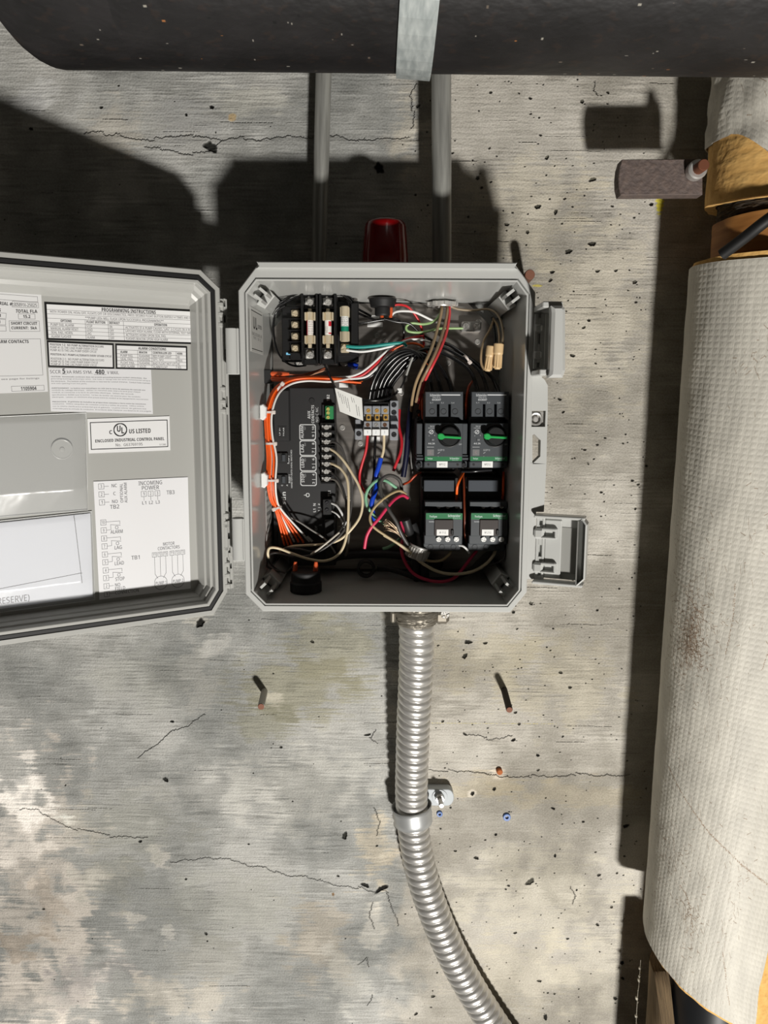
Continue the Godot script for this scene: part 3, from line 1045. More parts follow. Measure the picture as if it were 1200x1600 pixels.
	b.cyl(Vector3(bc.x, bc.y, 0.07), Vector3(bc.x, bc.y, 0.136), 0.0062, 14, 0.0008)
	put(b, "bolt", mat("rust", Color.WHITE), cl)
	b = MB.new()
	b.cyl(Vector3(bc.x, bc.y, 0.1085), Vector3(bc.x, bc.y, 0.121), 0.0105, 20, 0.0015)
	tag(put(b, "nut", mat("steel", Color.WHITE), cl), "bright steel nut sleeve")
	# dusty cobweb
	b = MB.new()
	var th := smooth_path([U(1001, 1500, 0.06), U(999, 1530, 0.06), U(996, 1560, 0.06), U(994, 1600, 0.06), U(992, 1660, 0.05)])
	b.tube(th, 0.0005, 5)
	for i in 24:
		var p: Vector3 = th[mini(int(i * 1.1) + 3, th.size() - 1)] + Vector3(rng.randf_range(-1, 1), rng.randf_range(-6, 6), 0) * 0.0012
		b.box(p, Vector3.ONE * rng.randf_range(0.0012, 0.0034), 0.0006)
	tag(put(b, "cobweb", mat("dusty cobweb", c8(196, 190, 174), 0.9)), "dusty beaded cobweb thread hanging left of the lagged pipe's lower end", "cobweb")


func conduits() -> void:
	var galv := mottled("old galvanised conduit", 256, 256, c8(124, 124, 120), c8(176, 176, 170), 0.03, 42, 0.42, 0.3)
	for q in [["narrow grey steel conduit dropping behind the black pipe into the panel's top left", 0.0093, 0.035, Vector3(-0.0494, 2.999, 0.035), Vector3(-0.0826, EYE + 0.125, 0.035)], ["wider grey steel conduit dropping behind the black pipe beside the hanger", 0.0115, 0.06, Vector3(0.0503, 2.999, 0.06), Vector3(0.0687, EYE + 0.118, 0.06)]]:
		var b := MB.new()
		b.cyl(q[3], q[4], q[1], 24)
		tag(put(b, "steel_conduit", galv), q[0], "conduit")
	# paint and rust run down one side of the wider one
	# the flexible conduit, a wound strip
	var list := [[650, 962, 0.085], [651, 1010, 0.08], [649, 1070, 0.068], [646, 1130, 0.055], [644, 1190, 0.045], [643, 1250, 0.033], [648, 1310, 0.026], [660, 1370, 0.0245], [680, 1430, 0.0245], [706, 1490, 0.0245], [736, 1545, 0.0245], [772, 1602, 0.025], [812, 1660, 0.027], [850, 1720, 0.04], [880, 1790, 0.06]]
	var path := smooth_path(way(list), 14)
	var lens := [0.0]
	for i in range(1, path.size()):
		lens.append(lens[i - 1] + (path[i] - path[i - 1]).length())
	var total: float = lens[-1]
	var pitch := 0.0116
	var per := 12
	var rows := int(total / pitch * per)
	var seg := 40
	var b := MB.new()
	var P := []
	var k := 0
	var x := Vector3.RIGHT
	for i in rows + 1:
		var L := total * i / rows
		while k < path.size() - 2 and lens[k + 1] < L: k += 1
		var c: Vector3 = path[k].lerp(path[k + 1], clampf((L - lens[k]) / maxf(lens[k + 1] - lens[k], 1e-6), 0, 1))
		var d: Vector3 = (path[mini(k + 2, path.size() - 1)] - path[maxi(k - 1, 0)]).normalized()
		x = (x - d * x.dot(d)).normalized()
		var y := d.cross(x)
		for s in seg + 1:
			var an := TAU * s / seg
			var h := fposmod(L / pitch + float(s) / seg, 1.0)
			var r := 0.0222
			if h < 0.78: r -= 0.0022 * pow(1.0 - sin(PI * (h / 0.78) * 0.86 + 0.25), 1.5)
			else: r -= 0.0030 * sin(PI * (h - 0.78) / 0.22 * 0.8 + 0.3) + 0.0004
			P.append(c + (x * cos(an) + y * sin(an)) * r)
	b.grid(seg, rows, func(i: float, j: float) -> Vector3: return P[int(round(j * rows)) * (seg + 1) + int(round(i * seg))], false)
	var o := thing("flexible_conduit", "ribbed silver flexible metal conduit curving down from the panel's bottom", "conduit", path[0])
	put(b, "hose", mat("bright flexible conduit", c8(212, 210, 206), 0.36, 0.72), o)
	b = MB.new()
	var c0 := U(650.5, 966, 0.085)
	var top := EYE - 0.2327 + 0.0072
	b.cyl(Vector3(c0.x, c0.y - 0.006, 0.085), Vector3(c0.x, top, 0.087), 0.0255, 32, 0.002)
	b.cyl(Vector3(c0.x, c0.y + 0.0045, 0.085), Vector3(c0.x, c0.y + 0.012, 0.085), 0.0285, 32, 0.0015)
	b.box(Vector3(c0.x + 0.031, c0.y + 0.004, 0.09), Vector3(0.018, 0.016, 0.018), 0.004)
	b.box(Vector3(c0.x - 0.029, c0.y + 0.004, 0.092), Vector3(0.006, 0.014, 0.012), 0.002)
	put(b, "connector", mottled("cast zinc", 128, 128, c8(128, 122, 112), c8(164, 158, 146), 0.08, 43, 0.5, 0.7, 0.3), o)
	screw(o, "screw", 695.5, 960, 0.1, 0.0058, mat("dull steel", Color.WHITE), true)
	# the one-hole strap and its stud
	o = thing("conduit_strap", "steel one-hole strap with bolted tab holding the flexible conduit to the wall", "strap", U(645, 1270, 0.0))
	b = MB.new()
	var sc := U(644.6, 1272, 0.0305)
	b.xf = Transform3D(Basis(Vector3(0, 0, 1), 0.12), sc)
	var prof := [Vector2(0.0248, -0.0125), Vector2(0.0262, -0.0118), Vector2(0.0260, -0.006), Vector2(0.0268, 0.0), Vector2(0.0260, 0.006), Vector2(0.0278, 0.0125), Vector2(0.0266, 0.0130), Vector2(0.0249, 0.007), Vector2(0.0248, -0.0125)]
	b.lathe(prof, 44, true)
	b.xf = Transform3D()
	var zinc := mat("zinc plated steel", c8(182, 187, 190), 0.7, 0.2)
	put(b, "band", mat("strap steel", c8(190, 192, 192), 0.4, 0.6), o)
	b = MB.new()
	var t0 := U(668, 1233, 0.014)
	var t1 := U(709, 1259, 0.014)
	var poly := PackedVector2Array([Vector2(t0.x, t1.y), Vector2(t0.x, t0.y)])
	for i in 9:
		var an := PI / 2 - PI * i / 8.0
		var hh := (t0.y - t1.y) / 2
		poly.append(Vector2(t1.x - hh * 0.7 + cos(an) * hh * 0.7, (t0.y + t1.y) / 2 + sin(an) * hh))
	b.prism(poly, 0.0, 0.0145, 0.0008)
	put(b, "tab", zinc, o)
	b = MB.new()
	var bp := U(687, 1245, 0.0145)
	b.cyl(Vector3(bp.x, bp.y, 0.0145), Vector3(bp.x, bp.y, 0.0155), 0.0108, 24, 0.0004)
	put(b, "washer", zinc, o)
	b = MB.new()
	b.cyl(Vector3(bp.x, bp.y, 0.0155), Vector3(bp.x, bp.y, 0.0225), 0.0066, 6, 0.0006)
	put(b, "nut", mat("steel", Color.WHITE), o)
	b = MB.new()
	b.cyl(Vector3(bp.x, bp.y, 0.0225), Vector3(bp.x + 0.001, bp.y - 0.001, 0.037), 0.0034, 12, 0.0005)
	put(b, "stud", mat("steel", Color.WHITE), o)


func wall_bits() -> void:
	for q in [
		["dark cut-off rod sticking out of the wall right of the flexible conduit", 788, 1079, 796, 1109, 0.048, 0.0044, c8(40, 34, 28)],
		["pale grey cut-off rod with rusty end sticking out below the panel's left", 413, 1081, 408, 1104, 0.04, 0.0046, c8(176, 172, 164)],
		["rusty rod end poking out of the wall at the panel's top right corner", 814, 445, 828, 429, 0.055, 0.0062, c8(92, 62, 46)],
	]:
		var p := U(q[1], q[2], 0.0)
		var r := U(q[3], q[4], q[5])
		var o := thing("cut_rod", q[0], "rod", p)
		var b := MB.new()
		var d := (r - p).normalized()
		b.cyl(p - d * 0.01, r, q[6], 18, 0.0006)
		put(b, "shank", mat("rod " + str(q[1]), q[7], 0.8), o)
		b = MB.new()
		b.cyl(r, r + d * 0.0008, q[6] * 0.93, 18, 0.0003)
		tag(put(b, "cut_end", mat("rusty cut end", c8(126, 84, 66), 0.8), o), "rusty cut end")
	for q in [["blue plastic wall plug just below the conduit strap's bolt", 687, 1272, 4.6], ["blue plastic wall plug alone in the wall right of the conduit strap", 792, 1277, 6.0]]:
		var b := MB.new()
		var p := U(q[1], q[2], 0.0)
		var r: float = q[3] * px(q[1], q[2], 0.0)
		b.xf = Transform3D(Basis(Vector3.RIGHT, PI / 2), p)
		b.lathe([Vector2(r, -0.004), Vector2(r, 0.0009), Vector2(r * 0.9, 0.0014), Vector2(r * 0.45, 0.0012), Vector2(r * 0.36, -0.008), Vector2(0, -0.0085)], 20)
		tag(put(b, "wall_plug", mat("blue wall plug", c8(88, 118, 176), 0.5)), q[0], "wall plug")
	var b := MB.new()
	var p := U(780, 1205, 0.0)
	b.cyl(p + Vector3(0, 0, -0.006), p + Vector3(0.0005, 0, 0.004), 0.0042, 14, 0.001)
	tag(put(b, "anchor_stub", mat("orange rust", c8(170, 96, 50), 0.85)), "orange rusted anchor stub in a patch of pale mortar on the wall", "anchor")


const HINGE := Vector3(-0.212, EYE, RIM_Z)
const DOOR_ANGLE := 2.600541     # opened by 149 degrees

func door_basis() -> Basis:
	var ex := Vector3(-cos(DOOR_ANGLE), 0, -sin(DOOR_ANGLE))
	return Basis(ex, Vector3.UP, ex.cross(Vector3.UP))

func DU(u: float, v: float, off: float) -> Vector3:
	# a place of the photograph on the open door, off metres before its rim
	var bs := door_basis()
	var d := ray(u, v)
	var o := Vector3(0, EYE, CAM_Z)
	var k := (off - bs.z.dot(o - HINGE)) / bs.z.dot(d)
	return bs.inverse() * (o + d * k - HINGE)


func dplate(parent: Node3D, called: String, q: Array, off: float, m: Material, label := "") -> MeshInstance3D:
	var b := MB.new()
	var p := []
	for k in 4: p.append(DU(q[k * 2], q[k * 2 + 1], off))
	plate(b, p, 0.0004)
	var o := put(b, called, m, parent, true)
	if label: tag(o, label)
	return o


func slotted(b: MB, x0: float, x1: float, y0: float, y1: float, z0: float, z1: float, sx0: float, sx1: float, slots: Array) -> void:
	# a rail along y with through-slots between sx0 and sx1
	b.box(Vector3((x0 + sx0) / 2, (y0 + y1) / 2, (z0 + z1) / 2), Vector3(sx0 - x0, y1 - y0, z1 - z0), 0.0006)
	b.box(Vector3((x1 + sx1) / 2, (y0 + y1) / 2, (z0 + z1) / 2), Vector3(x1 - sx1, y1 - y0, z1 - z0), 0.0006)
	var y := y0
	for s in slots + [[y1, y1]]:
		if s[0] - y > 0.0002:
			b.box(Vector3((sx0 + sx1) / 2, (y + s[0]) / 2, (z0 + z1) / 2), Vector3(sx1 - sx0, s[0] - y, z1 - z0), 0.0)
		y = s[1]
	b.box(Vector3((sx0 + sx1) / 2, (y0 + y1) / 2, z0 + 0.0004), Vector3(sx1 - sx0, y1 - y0, 0.0008), 0.0)


func enclosure() -> void:
	var grey := mat("grey enclosure plastic", Color.WHITE)
	var o := thing("enclosure", "open light grey plastic electrical enclosure with its labelled door swung to the left", "enclosure", Vector3(0, EYE, 0.02))
	var A := PackedVector2Array([Vector2(-0.1345, EYE - 0.2327), Vector2(0.1410, EYE - 0.2327), Vector2(0.1588, EYE - 0.2095), Vector2(0.1580, EYE + 0.1130), Vector2(0.1357, EYE + 0.1413), Vector2(-0.1320, EYE + 0.1413), Vector2(-0.1538, EYE + 0.1140), Vector2(-0.1534, EYE - 0.2128)])
	var g := [0.0060, 0.0058, 0.0060, 0.0058, 0.0142, 0.0058, 0.0058, 0.0058]
	var ins := func(k: float) -> PackedVector2Array:
		var d := []
		for q in g: d.append(q + k)
		return MB.inset(A, d)
	var b := MB.new()
	var inner: PackedVector2Array = ins.call(0.0090)
	b.loft([[MB.inset(A, 0.0105), 0.0225], [MB.inset(A, 0.0062), 0.163], [MB.inset(A, 0.0004), 0.1645], [A, 0.1655], [A, 0.179], [MB.inset(A, 0.001), RIM_Z], [ins.call(0.0), RIM_Z], [ins.call(0.0004), 0.1765], [ins.call(0.0011), 0.1765], [ins.call(0.0014), 0.1798], [ins.call(0.0019), 0.1803], [ins.call(0.0030), 0.1803], [ins.call(0.0035), 0.1796], [inner, 0.03]])
	b.cap(inner, 0.03, true)
	b.cap(MB.inset(A, 0.0105), 0.0225, false)
	# drip lip along the top
	b.prism(PackedVector2Array([Vector2(-0.1335, EYE + 0.1425), Vector2(-0.1315, EYE + 0.1385), Vector2(-0.1340, EYE + 0.1355), Vector2(0.1378, EYE + 0.1355), Vector2(0.1352, EYE + 0.1385), Vector2(0.1372, EYE + 0.1425)]), 0.16, 0.1835, 0.001)
	# mounting feet behind
	for q in [[-0.08, 0.11], [0.09, 0.11], [-0.08, -0.2], [0.09, -0.2]]:
		b.box(Vector3(q[0], EYE + q[1], 0.012), Vector3(0.03, 0.03, 0.022), 0.002)
	# ribs standing in the four cut corners
	for q in [[3, 0.14, 0.010], [3, 0.86, 0.010], [5, 0.12, 0.010], [5, 0.86, 0.010], [7, 0.12, 0.008], [7, 0.86, 0.008], [1, 0.14, 0.008], [1, 0.86, 0.008]]:
		var p0: Vector2 = inner[q[0]]
		var p1: Vector2 = inner[(q[0] + 1) % 8]
		var e := (p1 - p0).normalized()
		var nrm := Vector2(-e.y, e.x)
		var c := p0.lerp(p1, q[1]) - nrm * 0.002
		var f := [c - e * 0.0016, c + e * 0.0016, c + e * 0.0016 + nrm * (q[2]), c - e * 0.0016 + nrm * q[2]]
		b.prism(PackedVector2Array(f), 0.03, 0.166, 0.0004)
	for q in [[3, 0.5], [5, 0.5], [7, 0.5], [1, 0.5]]:
		var p0: Vector2 = inner[q[0]]
		var p1: Vector2 = inner[(q[0] + 1) % 8]
		var e := (p1 - p0).normalized()
		var nrm := Vector2(-e.y, e.x)
		var c := (p0 + p1) / 2
		b.prism(PackedVector2Array([c - e * 0.011 - nrm * 0.002, c + e * 0.011 - nrm * 0.002, c + e * 0.009 + nrm * 0.009, c - e * 0.009 + nrm * 0.009]), 0.03, 0.13, 0.001)
	# the flange on the latch side, with its padlock slot
	var X := func(u: float, v: float) -> Vector2:
		var p := U(u, v, RIM_Z)
		return Vector2(p.x, p.y)
	var fl := [
		[[830, 478], [847, 478], [847, 590], [851, 593], [856, 602], [856, 642], [828, 642]],
		[[828, 642], [829.5, 642], [829.5, 667], [826, 667]], [[853, 642], [856, 642], [855.4, 667], [852, 667]],
		[[826, 667], [855.4, 667], [855, 678], [835, 678], [832, 680], [826, 680]],
		[[826, 680], [832, 680], [832, 723], [826, 723]],
		[[835, 678], [855, 678], [854, 725], [832, 725], [844.5, 713], [845, 688]],
		[[826, 723], [854, 725], [850, 800], [824, 800]],
		[[824, 800], [838, 800], [836, 905], [822, 905]],
	]
	for q in fl:
		var poly := PackedVector2Array()
		for p in q: poly.append(X.call(p[0], p[1]))
		b.prism(poly, 0.1665, RIM_Z - 0.0006, 0.0)
	# hinge knuckles of the box
	for q in [[512, 585], [810, 876.5]]:
		var p := U(350.5 + (q[0] - 512) * 0.035, q[0], RIM_Z)
		var r := U(374 + (q[0] - 512) * 0.03, q[1], RIM_Z)
		b.box(Vector3((p.x + r.x) / 2 + 0.006, (p.y + r.y) / 2, 0.1745), Vector3(r.x - p.x - 0.012, p.y - r.y, 0.010), 0.0008)
		b.cyl(Vector3(p.x + 0.0065, r.y, 0.1745), Vector3(p.x + 0.0065, p.y, 0.1745), 0.0066, 20, 0.0006)
	put(b, "body", grey, o)
	# the round bush in the padlock lug
	b = MB.new()
	var lk := U(837, 655, RIM_Z - 0.003)
	b.xf = Transform3D(Basis(Vector3.RIGHT, PI / 2), lk)
	b.lathe([Vector2(0.0074, -0.012), Vector2(0.0074, 0.0), Vector2(0.0066, 0.0012), Vector2(0.0052, 0.0008), Vector2(0.0044, -0.006), Vector2(0.003, -0.006), Vector2(0.003, 0.0002), Vector2(0.0022, 0.001), Vector2(0, 0.001)], 28)
	tag(put(b, "padlock_bush", mat("steel", Color.WHITE), o), "round metal bush in the padlock lug")
	b = MB.new()
	pbox(b, 829.5, 643, 852.5, 667, 0.168, 0.1735, 0.0003)
	tag(put(b, "lug_plate", mat("dull steel", Color.WHITE), o), "square grey steel plate behind the bush")
	latch_up(o, grey)
	latch_down(o, grey)
	# stickers on the inner left wall
	var im := blank(128, 256, c8(206, 206, 202))
	bar(im, 8, 14, 112, 5); bar(im, 8, 236, 112, 4)
	tx(im, "UL", 26, 50, 40, 70, c8(50, 50, 50), true)
	tx(im, "LISTED", 70, 84, 44, 22, c8(70, 70, 70), true)
	tx(im, "ENCLOSURE 4X", 12, 140, 104, 18, c8(90, 90, 90))
	tx(im, "TYPE 1 3R 12", 24, 164, 80, 16, c8(100, 100, 100))
	var im2 := blank(128, 256, c8(196, 196, 192))
	for i in 9: tx(im2, ["AVERTISSEMENT", "risque de choc", "coupez avant", "WARNING", "shock hazard", "disconnect all", "power before", "servicing this", "equipment"][i], 8, 10 + i * 26, 110, 15, c8(60, 60, 60), i % 3 == 0)
	for q in [[im, 0.099, 0.052, 0.168, 0.100, "listing_sticker", "white listing sticker inside the left wall"], [im2, -0.107, -0.185, 0.100, 0.062, "warning_sticker", "grey warning sticker low on the left wall"]]:
		b = MB.new()
		var wx := func(z: float) -> float: return lerpf(inner[6].x, ins.call(0.0035)[6].x, (z - 0.03) / 0.1496) + 0.0005
		plate(b, [Vector3(wx.call(q[3]), EYE + q[1], q[3]), Vector3(wx.call(q[4]), EYE + q[1], q[4]), Vector3(wx.call(q[4]), EYE + q[2], q[4]), Vector3(wx.call(q[3]), EYE + q[2], q[3])], 0.0003)
		tag(put(b, q[5], printed(q[5] + " print", q[0], 0.35), o), q[6])
	door(o, mat("grey door plastic", c8(170, 170, 166), 0.25))


func latch_up(o: Node3D, grey: Material) -> void:
	var l := Node3D.new()
	l.name = "latch"
	l.position = U(850, 535, RIM_Z) - o.position
	o.add_child(l, true)
	tag(l, "upper latch, its cover flipped to the right")
	var b := MB.new()
	# base rail with slots
	var p := U(836, 490, 0.1835)
	var q := U(849, 577, 0.1835)
	slotted(b, p.x, q.x + 0.001, q.y, p.y, 0.178, 0.1835, p.x + 0.0035, p.x + 0.0065, [[q.y + 0.002, q.y + 0.007], [q.y + 0.026, q.y + 0.037], [q.y + 0.053, q.y + 0.058]])
	for v in [506, 548]:
		var c0 := U(835.0 - (v - 506) * 0.03, v, 0.185)
		var c1 := U(847.5 - (v - 506) * 0.03, v + 13, 0.185)
		b.box(Vector3((c0.x + c1.x) / 2, (c0.y + c1.y) / 2, 0.183), Vector3(c1.x - c0.x, c0.y - c1.y, 0.006), 0.0018)
	put(b, "base", grey, l)
	b = MB.new()
	var cp := PackedVector2Array()
	for k in [[862, 477], [880, 477], [884, 482], [884, 579], [880, 590], [858, 590], [860, 578], [863, 488]]:
		var w := U(k[0], k[1], 0.236)
		cp.append(Vector2(w.x, w.y))
	b.prism(cp, 0.222, 0.236, 0.003)
	var w0 := U(847, 486, 0.174)
	var w1 := U(868, 582, 0.174)
	b.box(Vector3((w0.x + w1.x) / 2, (w0.y + w1.y) / 2, 0.172), Vector3(w1.x - w0.x, w0.y - w1.y, 0.004), 0.0005)
	var a0 := U(864, 488, 0.2)
	var a1 := U(883, 579, 0.2)
	b.box(Vector3(U(881.5, 540, 0.236).x - 0.0015, (a0.y + a1.y) / 2, 0.206), Vector3(0.003, a0.y - a1.y, 0.042), 0.001)
	for v in [[479, 487], [577, 590]]:
		var e0 := U(836 - (v[0] - 479) * 0.045, v[0], 0.186)
		var e1 := U(866, v[1], 0.186)
		b.box(Vector3((e0.x + e1.x) / 2, (e0.y + e1.y) / 2, 0.2), Vector3(e1.x - e0.x, 0.006, 0.052), 0.001)
	put(b, "cover", grey, l)


func latch_down(o: Node3D, grey: Material) -> void:
	var l := Node3D.new()
	l.name = "latch"
	var h := U(838, 856, 0.178)
	l.position = h - o.position
	l.basis = Basis(Vector3.UP, -0.36)
	o.add_child(l, true)
	tag(l, "lower latch, opened with its hollow side showing")
	var b := MB.new()
	var H := 0.0365     # half height
	b.box(Vector3(0.028, 0, -0.004), Vector3(0.042, 2 * H - 0.006, 0.003), 0.0005)
	for s in [-1.0, 1.0]:
		b.box(Vector3(0.025, s * H, 0.003), Vector3(0.054, 0.0035, 0.017), 0.001)
	b.prism(PackedVector2Array([Vector2(0.046, -H - 0.001), Vector2(0.0545, -H + 0.008), Vector2(0.0545, H - 0.006), Vector2(0.049, H + 0.0015), Vector2(0.0445, H - 0.002), Vector2(0.0445, -H)]), -0.006, 0.0125, 0.0016)
	b.box(Vector3(0.018, 0.0, 0.0), Vector3(0.018, 2 * H - 0.008, 0.004), 0.001)
	put(b, "cover", grey, l, true)
	b = MB.new()
	b.box(Vector3(0.0345, -0.001, -0.0022), Vector3(0.020, 2 * H - 0.022, 0.0008), 0.0003)
	tag(put(b, "inset_panel", mat("shiny grey plastic", c8(150, 150, 146), 0.18), l, true), "shiny recessed panel inside the latch cover")
	for y in [0.017, -0.021]:
		b = MB.new()
		b.box(Vector3(0.003, y, 0.003), Vector3(0.011, 0.0115, 0.008), 0.0022)
		b.box(Vector3(0.014, y + 0.005, 0.005), Vector3(0.016, 0.0032, 0.005), 0.0008)
		b.box(Vector3(0.014, y - 0.004, 0.005), Vector3(0.016, 0.0022, 0.005), 0.0008)
		b.box(Vector3(0.0215, y + 0.001, 0.004), Vector3(0.003, 0.011, 0.006), 0.0008)
		put(b, "hook", grey, l, true)
	b = MB.new()
	slotted(b, -0.0005, 0.009, -0.036, 0.036, -0.003, 0.003, 0.0028, 0.0062, [[-0.031, -0.027], [-0.009, 0.004], [0.026, 0.031]])
	put(b, "base", grey, l, true)


func door(o: Node3D, grey: Material) -> void:
	var O := PackedVector2Array([Vector2(-0.252, -0.2412), Vector2(0.0240, -0.2402), Vector2(0.0408, -0.2154), Vector2(0.0405, 0.1190), Vector2(0.0200, 0.1365), Vector2(-0.252, 0.1362), Vector2(-0.274, 0.1170), Vector2(-0.274, -0.2150)])
	var fl := [0.0222, 0.0240, 0.0250, 0.0300, 0.0345, 0.0300, 0.0260, 0.0285]
	var I := func(d: float) -> PackedVector2Array: return MB.inset(O, d)
	var J := func(k: float) -> PackedVector2Array:
		var d := []
		for q in fl: d.append(lerpf(0.0155, q, k))
		return MB.inset(O, d)
	var b := MB.new()
	b.loft([[I.call(0.006), -0.037], [I.call(0.002), -0.034], [I.call(0.0005), -0.006], [O, -0.005], [O, -0.001], [I.call(0.001), 0.0], [I.call(0.0052), 0.0], [I.call(0.0056), -0.0025], [I.call(0.0108), -0.0025], [I.call(0.0112), 0.0016], [I.call(0.0118), 0.0022], [I.call(0.0142), 0.0022], [I.call(0.0150), 0.0014], [J.call(0.0), -0.006], [J.call(0.28), -0.0075], [J.call(0.40), -0.016], [J.call(0.62), -0.0175], [J.call(0.92), -0.0285], [J.call(1.0), -0.030]])
	b.cap(J.call(1.0), -0.030, true)
	b.cap(I.call(0.006), -0.037, false)
	# hinge rail
	slotted(b, 0.0380, 0.0475, -0.176, -0.1345, -0.009, 0.0005, 0.0425, 0.0450, [[-0.171, -0.165], [-0.155, -0.148]])
	slotted(b, 0.0412, 0.0490, -0.148, 0.1085, -0.0095, -0.0025, 0.0450, 0.0472, [[-0.145, -0.138], [-0.1245, -0.119], [-0.115, -0.016], [-0.008, 0.004], [0.044, 0.055], [0.083, 0.091], [0.1, 0.1065]])
	for y in [0.102, 0.0915, 0.0805, 0.012, -0.002, -0.012, -0.128, -0.14, -0.166, -0.184, -0.197, -0.209]:
		b.box(Vector3(0.0405, y, -0.003), Vector3(0.008, 0.0062, 0.007), 0.0015)
	slotted(b, 0.0425, 0.0490, -0.213, -0.176, -0.0095, -0.0025, 0.0450, 0.0472, [[-0.208, -0.203], [-0.19, -0.184]])
	var d := MeshInstance3D.new()
	d.name = "door"
	d.mesh = b.mesh()
	d.material_override = grey
	d.transform = Transform3D(door_basis(), HINGE - o.position)
	o.add_child(d, true)
	tag(d, "hinged door, inside facing out, covered in printed labels")
	b = MB.new()
	b.loft([[I.call(0.0057), -0.0028], [I.call(0.0058), -0.0004], [I.call(0.0066), 0.0003], [I.call(0.0098), 0.0003], [I.call(0.0107), -0.0004], [I.call(0.0108), -0.0028]])
	tag(put(b, "gasket", mat("black rubber", Color.WHITE), d, true), "black rubber gasket round the door")
	var F := -0.0294
	door_labels(d, F)
	# pouches of clear film
	var film := StandardMaterial3D.new()
	film.resource_name = "clear film"
	film.albedo_color = Color(0.93, 0.94, 0.95, 0.16)
	film.transparency = BaseMaterial3D.TRANSPARENCY_ALPHA
	film.roughness = 0.24
	film.metallic_specular = 0.9
	var nz := FastNoiseLite.new()
	nz.seed = 91
	nz.frequency = 18.0
	for q in [[[-230, 661, 134, 645, 137, 797, -225, 826], 0.0079, "upper document pouch of clear film", 0.235], [[-230, 838, 143, 799, 148, 937, -215, 985], 0.0077, "lower clear pouch holding white paper", 0.25]]:
		var c := []
		for k in 4: c.append(DU(q[0][k * 2], q[0][k * 2 + 1], F))
		var f := func(i: float, j: float) -> Vector3:
			var p: Vector3 = c[3].lerp(c[2], i).lerp(c[0].lerp(c[1], i), j)
			var e := minf(minf(i, 1.0 - i) * 12.0, minf(j, 1.0 - j) * 6.0)
			var ramp := minf(j / q[3], 1.0) * lerpf(1.0, 0.55, clampf((j - q[3]) / (1.0 - q[3]), 0.0, 1.0))
			var h: float = q[1] * ramp * (1.0 + 0.55 * clampf((i - 0.6) / 0.37, 0.0, 1.0)) * sqrt(clampf(minf(i, 1.0 - i) * 14.0, 0.0, 1.0)) * clampf((1.0 - j) * 16.0, 0.0, 1.0) + 0.0007
			return p + Vector3(0, 0, h + 0.0014 * clampf(e, 0.0, 1.0) * exp(-pow(j / (q[3] * 1.4), 4.0)) * nz.get_noise_2d(p.x * 0.62, p.y * 0.4))
		b = MB.new()
		b.grid(140, 60, f)
		tag(put(b, "pouch", film, d, true), q[2])
		b = MB.new()
		b.tube([c[0] + Vector3(0, 0, 0.0008), c[1] + Vector3(0, 0, 0.0008), c[2] + Vector3(0, 0, 0.0008), c[3] + Vector3(0, 0, 0.0008)], 0.0004, 8)
		tag(put(b, "pouch_edge", mat("welded film edge", c8(204, 205, 204), 0.25), d, true), "welded edge of the clear pouch")
	b = MB.new()
	var bc := DU(97, 702, F + 0.0010)
	var rr := 0.0105
	b.xf = Transform3D(Basis(Vector3.RIGHT, PI / 2), bc)
	b.lathe([Vector2(rr, -0.0004), Vector2(rr, 0.0003), Vector2(rr * 0.93, 0.0006), Vector2(rr * 0.86, 0.0003), Vector2(0.0026, 0.0003), Vector2(0.002, 0.0012), Vector2(0, 0.0014)], 32)
	tag(put(b, "snap_button", mat("translucent button", c8(176, 176, 172), 0.25), d, true), "round snap button on the upper pouch")


